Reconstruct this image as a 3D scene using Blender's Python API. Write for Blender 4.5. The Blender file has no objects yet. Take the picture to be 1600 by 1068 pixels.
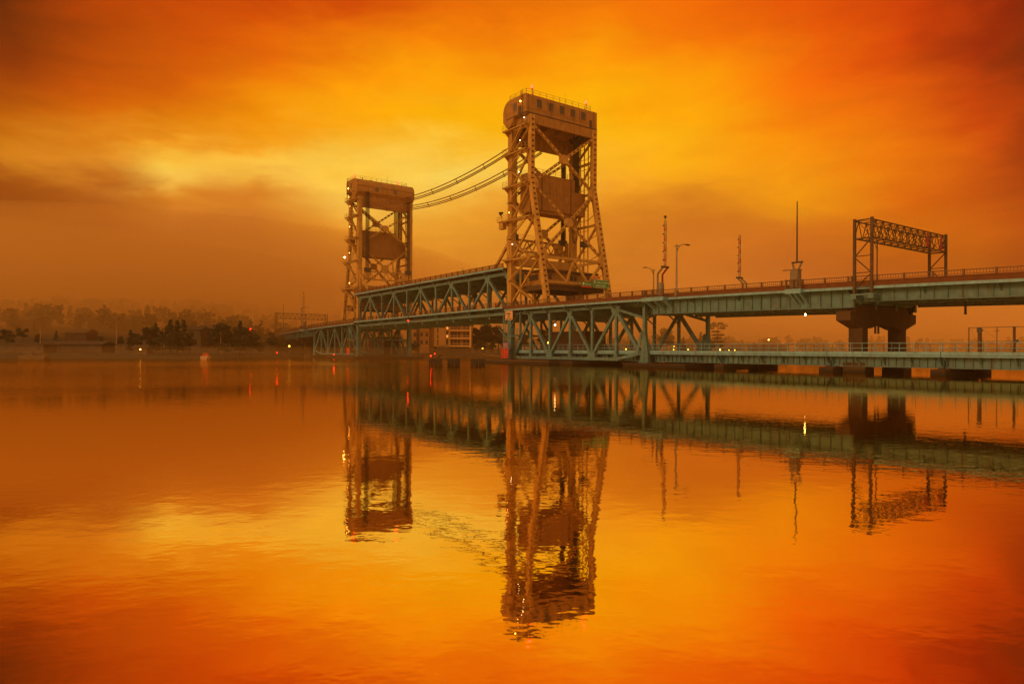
import bpy, math, random
from mathutils import Vector
random.seed(7)
D = bpy.data
S = bpy.context.scene
COL = S.collection
# ------------------------------------------------------------------ camera
TH = math.radians(36.07)                       # bridge axis against the view axis
CX, CY, CH = 116.29, -83.75, 2.54
FW = Vector((-math.cos(TH), math.sin(TH), 0)); RT = Vector((math.sin(TH), math.cos(TH), 0))
cam_d = D.cameras.new("camera"); cam = D.objects.new("camera", cam_d); COL.objects.link(cam)
cam_d.sensor_width = 36; cam_d.lens = 24.01; cam_d.clip_end = 9000; cam_d.clip_start = 0.1
cam_d.shift_y = 13 / 1600
roll = math.radians(0.28)
r2 = RT * math.cos(roll) + Vector((0, 0, 1)) * math.sin(roll)
u2 = -RT * math.sin(roll) + Vector((0, 0, 1)) * math.cos(roll)
from mathutils import Matrix
cam.matrix_world = Matrix(((r2.x, u2.x, -FW.x, CX), (r2.y, u2.y, -FW.y, CY), (r2.z, u2.z, -FW.z, CH), (0, 0, 0, 1)))
S.camera = cam
S.view_settings.view_transform = 'Standard'; S.view_settings.look = 'None'
S.view_settings.exposure = -0.12; S.view_settings.gamma = 1
S.cycles.use_denoising = True
S.cycles.max_bounces = 6; S.cycles.volume_bounces = 3; S.cycles.transparent_max_bounces = 8
S.cycles.sample_clamp_indirect = 4

def lin(c):
    return tuple(((v / 255) / 12.92 if v / 255 <= 0.04045 else ((v / 255 + 0.055) / 1.055) ** 2.4) for v in c)

# ------------------------------------------------------------------ world: low sun under a heavy orange cloud layer
W = D.worlds.new("World"); S.world = W; W.use_nodes = True
nt = W.node_tree; nt.nodes.clear()
def N(t, **k):
    n = nt.nodes.new(t)
    for a, b in k.items(): setattr(n, a, b)
    return n
def M(op, a, b=None, clamp=False):
    n = N('ShaderNodeMath', operation=op, use_clamp=clamp)
    for i, v in enumerate((a, b)):
        if v is None: continue
        if isinstance(v, (int, float)): n.inputs[i].default_value = v
        else: nt.links.new(v, n.inputs[i])
    return n.outputs[0]
tc = N('ShaderNodeTexCoord')
def dot(vec):
    n = N('ShaderNodeVectorMath', operation='DOT_PRODUCT'); nt.links.new(tc.outputs['Generated'], n.inputs[0]); n.inputs[1].default_value = vec
    return n.outputs['Value']
df, dr, dz = dot(FW), dot(RT), dot((0, 0, 1))
az = M('MULTIPLY', M('ARCTAN2', dr, df), 57.29578)
el = M('MULTIPLY', M('ARCSINE', dz), 57.29578)
# cloud noise bends both angles so that the cloud edges are ragged, stretched along the horizon
mp = N('ShaderNodeMapping'); nt.links.new(tc.outputs['Generated'], mp.inputs[0]); mp.inputs['Scale'].default_value = (1, 1, 3.4)
def noise(scale, detail, rough=0.55, dist=0.0):
    n = N('ShaderNodeTexNoise'); nt.links.new(mp.outputs[0], n.inputs['Vector'])
    n.inputs['Scale'].default_value = scale; n.inputs['Detail'].default_value = detail
    n.inputs['Roughness'].default_value = rough; n.inputs['Distortion'].default_value = dist
    return n
n1 = noise(2.6, 7, 0.55, 0.5); n2 = noise(6.5, 9, 0.6, 0.4)
sep1 = N('ShaderNodeSeparateColor'); nt.links.new(n1.outputs['Color'], sep1.inputs[0])
w1 = M('MULTIPLY', M('SUBTRACT', sep1.outputs[0], 0.5), 10.0)
w2 = M('MULTIPLY', M('SUBTRACT', sep1.outputs[1], 0.5), 4.4)
w3 = M('MULTIPLY', M('SUBTRACT', n2.outputs[0], 0.5), 4.6)
fade = M('MULTIPLY', el, 0.08, clamp=True)       # no bending right at the horizon
sep2 = N('ShaderNodeSeparateColor'); nt.links.new(n2.outputs['Color'], sep2.inputs[0])
w4 = M('MULTIPLY', M('SUBTRACT', sep2.outputs[1], 0.5), 5.5)
azw = M('ADD', az, M('MULTIPLY', M('ADD', w1, w4), fade))
elw = M('ADD', el, M('MULTIPLY', M('ADD', w2, w3), fade))
ef = M('DIVIDE', elw, 50.0, clamp=True)
# columns: azimuth in degrees, then (elevation, colour as seen)
# columns of the cloud layer: bearing given as the photo column px, then (row, colour)
SKYPX = [
 (-260, [(0,(90,26,0)),(200,(120,54,3)),(300,(105,50,4)),(430,(90,45,4)),(547,(80,40,4))]),
 (0, [(-1500,(235,160,80)),(-330,(92,26,0)),(0,(92,26,0)),(50,(108,34,0)),(110,(142,50,0)),(160,(166,74,0)),(190,(188,96,2)),(220,(206,122,16)),(250,(204,124,25)),(280,(160,78,8)),(330,(138,66,6)),(380,(124,62,4)),(430,(110,56,3)),(550,(96,48,4))]),
 (130, [(-1500,(235,160,80)),(-330,(165,54,0)),(0,(165,54,0)),(60,(176,65,0)),(110,(186,74,0)),(160,(200,86,0)),(190,(214,108,4)),(220,(220,132,25)),(250,(224,140,38)),(290,(186,104,28)),(340,(162,80,20)),(400,(152,72,18)),(440,(138,68,14)),(550,(122,60,10))]),
 (260, [(-1500,(235,160,80)),(-330,(195,68,0)),(0,(195,68,0)),(60,(205,80,0)),(110,(210,90,0)),(160,(220,106,0)),(200,(226,130,5)),(232,(240,156,32)),(262,(255,196,64)),(288,(255,208,86)),(318,(226,148,46)),(350,(204,120,40)),(400,(186,98,34)),(450,(184,100,34)),(550,(170,90,26))]),
 (400, [(-1500,(235,160,80)),(-330,(200,66,0)),(0,(200,66,0)),(50,(220,90,0)),(100,(232,112,0)),(150,(242,140,0)),(200,(242,150,6)),(235,(250,172,38)),(266,(255,202,76)),(298,(226,146,46)),(350,(206,120,38)),(400,(196,114,38)),(450,(200,116,38)),(550,(190,106,32))]),
 (540, [(-1500,(235,160,80)),(-330,(206,70,0)),(0,(206,70,0)),(50,(226,100,0)),(100,(246,140,0)),(150,(255,165,2)),(200,(255,176,22)),(240,(255,194,56)),(288,(255,208,84)),(350,(236,160,50)),(400,(220,140,42)),(450,(206,122,38)),(550,(196,110,34))]),
 (680, [(-1500,(235,160,80)),(-330,(226,104,0)),(0,(226,104,0)),(50,(246,134,0)),(100,(255,160,0)),(150,(255,176,8)),(200,(255,190,30)),(250,(255,216,90)),(280,(255,214,92)),(320,(242,176,58)),(370,(235,160,46)),(430,(224,140,40)),(550,(205,116,34))]),
 (940, [(-1500,(235,160,80)),(-330,(240,120,0)),(0,(240,120,0)),(50,(250,140,0)),(100,(255,165,0)),(170,(255,184,2)),(220,(255,188,24)),(260,(252,182,42)),(300,(240,160,36)),(340,(220,136,32)),(400,(210,126,32)),(450,(206,120,32)),(550,(200,112,34))]),
 (1070, [(-1500,(235,160,80)),(-330,(240,106,0)),(0,(240,106,0)),(50,(246,120,0)),(110,(255,150,0)),(170,(255,166,0)),(220,(255,182,12)),(270,(250,170,22)),(300,(226,142,26)),(340,(210,120,28)),(400,(206,116,32)),(520,(202,112,38)),(550,(198,108,34))]),
 (1240, [(-1500,(235,160,80)),(-330,(226,80,0)),(0,(226,80,0)),(60,(232,92,0)),(110,(246,110,0)),(160,(246,125,0)),(210,(252,146,0)),(260,(250,156,6)),(310,(236,150,12)),(345,(214,120,22)),(400,(196,102,28)),(490,(192,106,36)),(550,(186,100,34))]),
 (1400, [(-1500,(235,160,80)),(-330,(200,54,0)),(0,(200,54,0)),(60,(212,66,0)),(110,(226,90,0)),(160,(232,100,0)),(210,(236,115,0)),(260,(232,116,0)),(310,(215,100,0)),(350,(204,105,2)),(400,(182,86,6)),(450,(180,86,20)),(550,(160,78,16))]),
 (1530, [(-1500,(235,160,80)),(-330,(130,18,0)),(0,(130,18,0)),(60,(152,28,0)),(110,(186,54,0)),(160,(196,60,0)),(210,(202,66,0)),(260,(200,75,0)),(310,(190,76,0)),(350,(200,90,0)),(390,(180,85,2)),(440,(166,76,6)),(550,(146,68,10))]),
 (1600, [(-1500,(235,160,80)),(-330,(88,8,0)),(0,(104,18,0)),(60,(120,24,0)),(110,(138,32,0)),(200,(156,44,0)),(300,(166,56,0)),(350,(176,70,0)),(420,(150,60,0)),(550,(130,56,4))]),
 (1900, [(0,(100,14,0)),(300,(140,56,6)),(550,(120,60,14))]),
]
SKY = []
for px, col in SKYPX:
    a = math.atan((px - 800) / 1067); yh = 547 - .0049 * (px - 800)
    SKY.append((math.degrees(a), sorted((max(0, math.degrees(math.atan((yh - y) / 1067 * math.cos(a)))), c) for y, c in col)))
SKY.append((75, [(0,(150,92,44)),(10,(185,112,52)),(20,(205,128,62)),(45,(235,170,95))]))
SKY.append((130, [(0,(205,150,92)),(10,(225,166,108)),(25,(230,176,122)),(48,(235,180,120))]))
def ramp(stops):
    r = N('ShaderNodeValToRGB'); nt.links.new(ef, r.inputs[0]); cr = r.color_ramp; cr.interpolation = 'CARDINAL'
    while len(cr.elements) < len(stops): cr.elements.new(0.5)
    for e_, (p, c) in zip(cr.elements, stops):
        e_.position = p / 50.0; e_.color = (*lin(c), 1)
    return r.outputs[0]
cur = ramp(SKY[0][1]); aprev = SKY[0][0]
for a_, st in SKY[1:]:
    mr = N('ShaderNodeMapRange', interpolation_type='LINEAR'); nt.links.new(azw, mr.inputs[0])
    mr.inputs[1].default_value = aprev; mr.inputs[2].default_value = a_
    mx = N('ShaderNodeMixRGB'); nt.links.new(mr.outputs[0], mx.inputs[0]); nt.links.new(cur, mx.inputs[1]); nt.links.new(ramp(st), mx.inputs[2])
    cur = mx.outputs[0]; aprev = a_
# left rear: blend back to the pale rear sky so that the seam at 180 degrees closes
mr = N('ShaderNodeMapRange', interpolation_type='SMOOTHSTEP'); nt.links.new(az, mr.inputs[0]); mr.inputs[1].default_value = -60; mr.inputs[2].default_value = -120
mx = N('ShaderNodeMixRGB'); nt.links.new(mr.outputs[0], mx.inputs[0]); nt.links.new(cur, mx.inputs[1]); nt.links.new(ramp(SKY[-1][1]), mx.inputs[2]); cur = mx.outputs[0]
# soft light and dark billows
n3 = noise(9.0, 10, 0.68, 0.6)
bil = N('ShaderNodeMapRange'); nt.links.new(n3.outputs[0], bil.inputs[0])
bil.inputs[1].default_value = 0.3; bil.inputs[2].default_value = 0.7; bil.inputs[3].default_value = 0.93; bil.inputs[4].default_value = 1.07
flt = N('ShaderNodeVectorMath', operation='MULTIPLY'); nt.links.new(cur, flt.inputs[0]); flt.inputs[1].default_value = (1.0, .955, .84)      # scales down green and blue for a warmer sky
vm = N('ShaderNodeVectorMath', operation='SCALE'); nt.links.new(flt.outputs[0], vm.inputs[0]); nt.links.new(bil.outputs[0], vm.inputs['Scale'])
sky = N('ShaderNodeTexSky', sky_type='NISHITA'); sky.sun_disc = False
SUN_EL, SUN_AZ = math.radians(16), math.radians(176)      # behind and left of the camera, low
sky.sun_elevation = SUN_EL; sky.sun_rotation = SUN_AZ
sc_ = N('ShaderNodeVectorMath', operation='SCALE'); nt.links.new(sky.outputs[0], sc_.inputs[0]); sc_.inputs['Scale'].default_value = 0.05
thin = N('ShaderNodeMixRGB'); thin.inputs[0].default_value = 0.006     # the clear sky barely gets through the cloud
nt.links.new(vm.outputs[0], thin.inputs[1]); nt.links.new(sc_.outputs[0], thin.inputs[2])
bg = N('ShaderNodeBackground'); nt.links.new(thin.outputs[0], bg.inputs[0]); bg.inputs[1].default_value = 1.12
wo = N('ShaderNodeOutputWorld'); nt.links.new(bg.outputs[0], wo.inputs[0])

# ------------------------------------------------------------------ sun behind cloud
sd = D.lights.new("sun", 'SUN'); sun = D.objects.new("sun", sd); COL.objects.link(sun)
sd.energy = 1.3; sd.angle = math.radians(14); sd.color = (1.0, 0.54, 0.20)
sv = Vector((math.sin(SUN_AZ) * math.cos(SUN_EL), math.cos(SUN_AZ) * math.cos(SUN_EL), math.sin(SUN_EL)))
sun.rotation_euler = sv.to_track_quat('Z', 'Y').to_euler()

# ------------------------------------------------------------------ materials
def mat(name, base, rough=0.6, metal=0.0, var=0.25, scale=1.5, stain=None, amt=0.3, bump=0.0, streak=True, emit=None, es=0.0):
    m = D.materials.new(name); m.use_nodes = True; t = m.node_tree; b = t.nodes['Principled BSDF']
    b.inputs['Roughness'].default_value = rough; b.inputs['Metallic'].default_value = metal
    if emit:
        b.inputs['Emission Color'].default_value = (*emit, 1); b.inputs['Emission Strength'].default_value = es
    L = t.links.new
    co = t.nodes.new('ShaderNodeNewGeometry')
    n = t.nodes.new('ShaderNodeTexNoise'); n.inputs['Scale'].default_value = scale; n.inputs['Detail'].default_value = 6
    L(co.outputs['Position'], n.inputs['Vector'])
    r = t.nodes.new('ShaderNodeMapRange'); L(n.outputs[0], r.inputs[0]); r.inputs[1].default_value = .3; r.inputs[2].default_value = .7
    r.inputs[3].default_value = 1 - var; r.inputs[4].default_value = 1 + var
    v = t.nodes.new('ShaderNodeVectorMath'); v.operation = 'SCALE'; v.inputs[0].default_value = base; L(r.outputs[0], v.inputs['Scale'])
    out = v.outputs[0]
    if stain:
        mpn = t.nodes.new('ShaderNodeMapping'); L(co.outputs['Position'], mpn.inputs[0]); mpn.inputs['Scale'].default_value = (1.4, 1.4, 0.22 if streak else 1.4)
        n2_ = t.nodes.new('ShaderNodeTexNoise'); n2_.inputs['Scale'].default_value = 1.3; n2_.inputs['Detail'].default_value = 7; n2_.inputs['Roughness'].default_value = .65
        L(mpn.outputs[0], n2_.inputs['Vector'])
        r2_ = t.nodes.new('ShaderNodeMapRange'); L(n2_.outputs[0], r2_.inputs[0]); r2_.inputs[1].default_value = .5; r2_.inputs[2].default_value = .72; r2_.inputs[4].default_value = amt
        x = t.nodes.new('ShaderNodeMixRGB'); L(r2_.outputs[0], x.inputs[0]); L(out, x.inputs[1]); x.inputs[2].default_value = (*stain, 1); out = x.outputs[0]
    if 'concrete' in name and 'red' not in name:                # algae and wet stain up to the wave line, board marks above
        sx = t.nodes.new('ShaderNodeSeparateXYZ'); L(co.outputs['Position'], sx.inputs[0])
        q = t.nodes.new('ShaderNodeMath'); q.operation = 'MULTIPLY_ADD'; L(n.outputs[0], q.inputs[0]); q.inputs[1].default_value = -.5; L(sx.outputs[2], q.inputs[2])
        r3 = t.nodes.new('ShaderNodeMapRange'); L(q.outputs[0], r3.inputs[0]); r3.inputs[1].default_value = -.02; r3.inputs[2].default_value = .16; r3.inputs[3].default_value = .85; r3.inputs[4].default_value = 0
        x = t.nodes.new('ShaderNodeMixRGB'); L(r3.outputs[0], x.inputs[0]); L(out, x.inputs[1]); x.inputs[2].default_value = (.015, .017, .006, 1); out = x.outputs[0]
        wv = t.nodes.new('ShaderNodeTexWave'); wv.bands_direction = 'Z'; wv.inputs['Scale'].default_value = .9; wv.inputs['Distortion'].default_value = .3; L(co.outputs['Position'], wv.inputs['Vector'])
        r4 = t.nodes.new('ShaderNodeMapRange'); L(wv.outputs['Fac'], r4.inputs[0]); r4.inputs[1].default_value = 0; r4.inputs[2].default_value = .08; r4.inputs[3].default_value = .6; r4.inputs[4].default_value = 1
        v2 = t.nodes.new('ShaderNodeVectorMath'); v2.operation = 'SCALE'; L(out, v2.inputs[0]); L(r4.outputs[0], v2.inputs['Scale']); out = v2.outputs[0]
    L(out, b.inputs['Base Color'])
    if bump:
        bp = t.nodes.new('ShaderNodeBump'); bp.inputs['Strength'].default_value = bump; bp.inputs['Distance'].default_value = .05; L(n.outputs[0], bp.inputs['Height']); L(bp.outputs[0], b.inputs['Normal'])
    return m
RUST = (0.16, 0.06, 0.025)
TEAL = mat('teal_paint', (0.095, 0.215, 0.235), .5, 0, .22, 1.2, (0.10, .045, .015), .7)
TEALD = mat('teal_fascia_paint', (0.18, 0.39, 0.50), .45, 0, .16, 1.0, (0.13, .08, .04), .55)
TAN = mat('tan_tower_paint', (0.49, 0.275, 0.048), .6, 0, .18, 1.1, (0.16, .065, .012), .6)
TANH = mat('tan_cladding', (0.36, 0.18, 0.028), .65, 0, .16, .8, (0.17, .07, .012), .6)
TANW = mat('counterweight_cladding', (0.31, 0.145, 0.018), .7, 0, .16, .7, (0.15, .06, .01), .6)
RED = mat('weathered_red_concrete', (0.14, 0.045, 0.008), .85, 0, .2, 1.5, (0.12, .06, .04), .5, .4)
RAIL = mat('brown_rail_paint', (0.13, 0.065, 0.025), .6, 0, .2, 3, RUST, .3)
CONC = mat('stained_concrete', (0.09, 0.048, 0.016), .9, 0, .2, .8, (0.06, .03, .015), .6, .5)
CONCR = mat('rusty_pier_concrete', (0.06, 0.026, 0.01), .9, 0, .25, .9, (0.05, .025, .015), .6, .5)
ASPH = mat('asphalt', (0.05, 0.05, 0.05), .9, 0, .2, 3)
DARK = mat('dark_steel', (0.05, 0.045, 0.04), .6, 0, .2, 2)
RUSTM = mat('rusty_steel', (0.09, 0.048, 0.02), .8, 0, .3, 2, (0.05, .03, .02), .5)
GALV = mat('galvanised_steel', (0.22, 0.17, 0.11), .5, .3, .15, 2)
GLASS = mat('dark_window', (0.06, 0.05, 0.04), .25, 0, .2, 1)
LOUV = mat('louvre_window', (0.13, 0.10, 0.07), .6, 0, .2, 2)
CABLE = mat('sheathed_cable', (0.22, 0.08, 0.010), .6, 0, .1, 2)
ROPE = mat('greased_wire_rope', (0.050, 0.026, 0.010), .8, 0, .2, 4)
WOODP = mat('wet_timber_pile', (0.035, 0.022, 0.012), .8, 0, .4, 3, (0.02, .014, .01), .6)
REDP = mat('red_boom_paint', (0.26, 0.02, 0.01), .5, 0, .1, 2)
WHP = mat('white_boom_paint', (0.36, 0.22, 0.12), .5, 0, .1, 2)
SIGNG = mat('green_sign_sheeting', (0.02, 0.26, 0.05), .4, 0, .06, 2)
SIGNW = mat('white_lettering', (0.75, 0.75, 0.7), .4, 0, .05, 2)
SIGNR = mat('red_sign_sheeting', (0.62, 0.05, 0.03), .4, 0, .06, 2)
SIGNO = mat('orange_sign_board', (0.75, 0.28, 0.05), .5, 0, .08, 2)
SIGNB = mat('blue_sign_sheeting', (0.08, 0.11, 0.32), .4, 0, .08, 2)
SIGNT = mat('tan_sign_board', (0.60, 0.36, 0.18), .6, 0, .1, 2)
BLDW = mat('pale_apartment_wall', (0.46, 0.24, 0.06), .85, 0, .08, .3)
BLDP = mat('tan_apartment_panel', (0.36, 0.18, 0.05), .85, 0, .08, .3)
BLDT = mat('white_balcony_trim', (0.66, 0.38, 0.12), .7, 0, .06, .3)
SHED = mat('weathered_siding', (0.08, 0.04, 0.012), .85, 0, .2, .4)
SIDW = mat('pale_siding', (0.10, 0.058, 0.02), .85, 0, .12, .4)
ROOFM = mat('brown_shingles', (0.05, 0.03, 0.015), .9, 0, .25, .6)
GRND = mat('grassy_ground', (0.03, 0.022, 0.006), 1, 0, .4, .05, (0.10, .07, .04), .5, streak=False)
LEAF = mat('dark_foliage', (0.028, 0.030, 0.006), .8, 0, .45, .35)
LEAF2 = mat('olive_foliage', (0.04, 0.04, 0.008), .8, 0, .45, .35)
BARK = mat('bark', (0.07, 0.05, 0.035), .9, 0, .3, 2)
def lampmat(name, c, s): return mat(name, (0.8, .8, .8), .4, emit=c, es=s, var=0)
L_WARM = lampmat('warm_lamp', (1.0, .42, .06), 22)
L_WHITE = lampmat('white_lamp', (1.0, .80, .50), 14)
L_HOT = lampmat('bright_floodlight', (1.0, .56, .18), 24)
L_YEL = lampmat('yellow_lamp', (1.0, .50, .03), 9)
L_RED = lampmat('red_lamp', (1.0, .002, .001), 48)
L_RED2 = lampmat('red_signal_lens', (.8, .01, .005), 2)

# water
wm = D.materials.new('calm_water'); wm.use_nodes = True; t = wm.node_tree; t.nodes.clear(); L = t.links.new
geo = t.nodes.new('ShaderNodeNewGeometry')
def pdot(v):
    n_ = t.nodes.new('ShaderNodeVectorMath'); n_.operation = 'DOT_PRODUCT'; L(geo.outputs['Position'], n_.inputs[0]); n_.inputs[1].default_value = v; return n_.outputs['Value']
def wn(scale, stretch, detail=3, rot=0.0):       # crests run about parallel to the shore
    u_ = RT * math.cos(rot) + FW * math.sin(rot); v_ = FW * math.cos(rot) - RT * math.sin(rot)
    m_ = t.nodes.new('ShaderNodeCombineXYZ'); L(pdot(u_ * stretch), m_.inputs[0]); L(pdot(v_), m_.inputs[1])
    n_ = t.nodes.new('ShaderNodeTexNoise'); n_.inputs['Scale'].default_value = scale; n_.inputs['Detail'].default_value = detail; n_.inputs['Roughness'].default_value = .5
    L(m_.outputs[0], n_.inputs['Vector']); return n_.outputs[0]
a1 = wn(1.9, .7, 3, .1); a2 = wn(0.2, .5, 2, -.12); a3 = wn(0.03, .3, 3, .05)
def tm(op, a, b):
    n_ = t.nodes.new('ShaderNodeMath'); n_.operation = op
    for i, v in enumerate((a, b)):
        if isinstance(v, (int, float)): n_.inputs[i].default_value = v
        else: L(v, n_.inputs[i])
    return n_.outputs[0]
gust = t.nodes.new('ShaderNodeMapRange'); L(a3, gust.inputs[0]); gust.inputs[1].default_value = .35; gust.inputs[2].default_value = .65; gust.inputs[3].default_value = .45; gust.inputs[4].default_value = 1.3
# a breeze ruffles the water in front of the left shore
rp = CX, CY
rc = Vector((CX, CY, 0)) + FW * 102 + RT * -46
vs = t.nodes.new('ShaderNodeVectorMath'); vs.operation = 'SUBTRACT'; L(geo.outputs['Position'], vs.inputs[0]); vs.inputs[1].default_value = rc
def wdot(v):
    n_ = t.nodes.new('ShaderNodeVectorMath'); n_.operation = 'DOT_PRODUCT'; L(vs.outputs[0], n_.inputs[0]); n_.inputs[1].default_value = v; return n_.outputs['Value']
e1, e2 = wdot(FW / 76.0), wdot(RT / 60.0)
dist_ = tm('SQRT', tm('ADD', tm('MULTIPLY', e1, e1), tm('MULTIPLY', e2, e2)), 0)
ruf = t.nodes.new('ShaderNodeMapRange'); ruf.interpolation_type = 'SMOOTHSTEP'; L(tm('ADD', dist_, tm('MULTIPLY', tm('SUBTRACT', a3, .5), 1.6)), ruf.inputs[0]); ruf.inputs[1].default_value = .35; ruf.inputs[2].default_value = 1.1; ruf.inputs[3].default_value = 20.0; ruf.inputs[4].default_value = 1.0
a0 = wn(4.6, .8, 2, -.3)
hgt = tm('ADD', tm('MULTIPLY', tm('MULTIPLY', tm('ADD', a1, tm('MULTIPLY', a0, .35)), gust.outputs[0]), ruf.outputs[0]), tm('MULTIPLY', a2, .8))
bp = t.nodes.new('ShaderNodeBump'); L(hgt, bp.inputs['Height']); bp.inputs['Strength'].default_value = 1; bp.inputs['Distance'].default_value = .0040
gl = t.nodes.new('ShaderNodeBsdfGlossy'); gl.inputs['Roughness'].default_value = .018; gl.inputs['Color'].default_value = (.95, .71, .32, 1); L(bp.outputs[0], gl.inputs['Normal'])
di = t.nodes.new('ShaderNodeBsdfDiffuse'); di.inputs['Color'].default_value = (.035, .03, .02, 1)
mxs = t.nodes.new('ShaderNodeMixShader'); mxs.inputs[0].default_value = .94; L(di.outputs[0], mxs.inputs[1]); L(gl.outputs[0], mxs.inputs[2])
ow = t.nodes.new('ShaderNodeOutputMaterial'); L(mxs.outputs[0], ow.inputs[0])

# ------------------------------------------------------------------ mesh helpers
class MB:
    def __init__(s): s.v = []; s.f = []
    def add(s, vs, fs):
        k = len(s.v); s.v += [tuple(p) for p in vs]; s.f += [tuple(i + k for i in f) for f in fs]; return s
    def box(s, x0, x1, y0, y1, z0, z1):
        return s.add([(x0,y0,z0),(x1,y0,z0),(x1,y1,z0),(x0,y1,z0),(x0,y0,z1),(x1,y0,z1),(x1,y1,z1),(x0,y1,z1)],
                     [(0,3,2,1),(4,5,6,7),(0,1,5,4),(1,2,6,5),(2,3,7,6),(3,0,4,7)])
    def _fr(s, a, b, up):
        a, b = Vector(a), Vector(b); d = (b - a).normalized(); up = Vector(up)
        if abs(d.dot(up)) > .98: up = Vector((1, 0, 0))
        n = d.cross(up).normalized(); m = n.cross(d).normalized()
        return a, b, d, n, m
    def beam(s, a, b, w, h, up=(0, 0, 1)):                 # w across, h along 'up'
        a, b, d, n, m = s._fr(a, b, up); n = n * w / 2; m = m * h / 2
        vs = [a - n - m, a + n - m, a + n + m, a - n + m, b - n - m, b + n - m, b + n + m, b - n + m]
        return s.add(vs, [(0,3,2,1),(4,5,6,7),(0,1,5,4),(1,2,6,5),(2,3,7,6),(3,0,4,7)])
    def laced(s, a, b, w, h, up=(0, 0, 1), pitch=.9, t=.09, open_=.45):   # two channels joined by battens, holes between
        a, b, d, n, m = s._fr(a, b, up); ln = (b - a).length
        for sg in (-1, 1):
            o = n * (w / 2 - t / 2) * sg; s.beam(a + o, b + o, t, h, m)
        k = max(2, int(ln / pitch)); q = ln / k
        for i in range(k):
            c0 = a + d * (q * (i + open_ / 2)); c1 = a + d * (q * (i + 1 - open_ / 2))
            for sg in (-1, 1):
                o = m * (h / 2 - t / 2 - .01) * sg; s.beam(c0 + o, c1 + o, w - t * 2, t, m)
        return s
    def tube(s, pts, r, n=6):
        pts = [Vector(p) for p in pts]; k = len(s.v); rings = []
        for i, p in enumerate(pts):
            d = (pts[min(i + 1, len(pts) - 1)] - pts[max(i - 1, 0)]).normalized()
            up = Vector((0, 0, 1)) if abs(d.z) < .95 else Vector((1, 0, 0))
            a = d.cross(up).normalized(); b = a.cross(d)
            rr = r[i] if isinstance(r, (list, tuple)) else r
            s.v += [tuple(p + (a * math.cos(j * 2 * math.pi / n) + b * math.sin(j * 2 * math.pi / n)) * rr) for j in range(n)]
        for i in range(len(pts) - 1):
            for j in range(n):
                s.f.append((k + i*n + j, k + i*n + (j+1) % n, k + (i+1)*n + (j+1) % n, k + (i+1)*n + j))
        s.f.append(tuple(k + j for j in range(n))[::-1]); s.f.append(tuple(k + (len(pts)-1)*n + j for j in range(n)))
        return s
    def prism(s, poly, axis, a0, a1):                      # poly in the two other axes
        def P(p, a): return (a, p[0], p[1]) if axis == 'x' else (p[0], a, p[1]) if axis == 'y' else (p[0], p[1], a)
        n = len(poly); vs = [P(p, a0) for p in poly] + [P(p, a1) for p in poly]
        return s.add(vs, [tuple(range(n))[::-1], tuple(range(n, 2*n))] + [(i, (i+1) % n, n + (i+1) % n, n + i) for i in range(n)])
    def ball(s, c, r, n=8, sz=1.0):
        k = len(s.v); m = n // 2
        for i in range(m + 1):
            ph = math.pi * i / m
            for j in range(n): s.v.append((c[0] + r*math.sin(ph)*math.cos(2*math.pi*j/n), c[1] + r*math.sin(ph)*math.sin(2*math.pi*j/n), c[2] + r*sz*math.cos(ph)))
        for i in range(m):
            for j in range(n): s.f.append((k+i*n+j, k+(i+1)*n+j, k+(i+1)*n+(j+1) % n, k+i*n+(j+1) % n))
        return s
    def map(s, fn, flip=False):
        s.v = [tuple(fn(*p)) for p in s.v]
        if flip: s.f = [f[::-1] for f in s.f]
        return s
def mesh(name, mb, m, smooth=False):
    me = D.meshes.new(name); me.from_pydata(mb.v, [], mb.f); me.validate(); me.materials.append(m)
    if smooth: me.polygons.foreach_set('use_smooth', [True] * len(me.polygons))
    return me
def pieces(mb):
    n = len(mb.v); par = list(range(n))
    def find(a):
        while par[a] != a: par[a] = par[par[a]]; a = par[a]
        return a
    for f in mb.f:
        r0 = find(f[0])
        for q in f[1:]:
            r1 = find(q)
            if r1 != r0: par[r1] = r0
    isl = {}
    for i in range(n): isl.setdefault(find(i), []).append(i)
    ks = list(isl)
    if len(ks) < 2 or len(ks) > 450: return [mb]
    bx = []
    for k in ks:
        vs = [mb.v[i] for i in isl[k]]; lo = [min(v[a] for v in vs) for a in range(3)]; hi = [max(v[a] for v in vs) for a in range(3)]; bx.append((lo, hi, max(hi[a] - lo[a] for a in range(3))))
    gp = list(range(len(ks)))
    def fg(a):
        while gp[a] != a: gp[a] = gp[gp[a]]; a = gp[a]
        return a
    for i in range(len(ks)):
        for j in range(i + 1, len(ks)):
            a, b = fg(i), fg(j)
            if a == b: continue
            g2 = sum(max(0, bx[i][0][c] - bx[j][1][c], bx[j][0][c] - bx[i][1][c]) ** 2 for c in range(3))
            if g2 ** .5 <= max(.02, .5 * max(bx[i][2], bx[j][2])): gp[b] = a
    gs = {}
    for i, k in enumerate(ks): gs.setdefault(fg(i), set()).add(k)
    if len(gs) < 2: return [mb]
    out = []
    for g_ in gs.values():
        m = MB(); mp_ = {}
        for i in range(n):
            if find(i) in g_: mp_[i] = len(m.v); m.v.append(mb.v[i])
        m.f = [tuple(mp_[q] for q in f) for f in mb.f if f[0] in mp_]; out.append(m)
    return out
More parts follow.
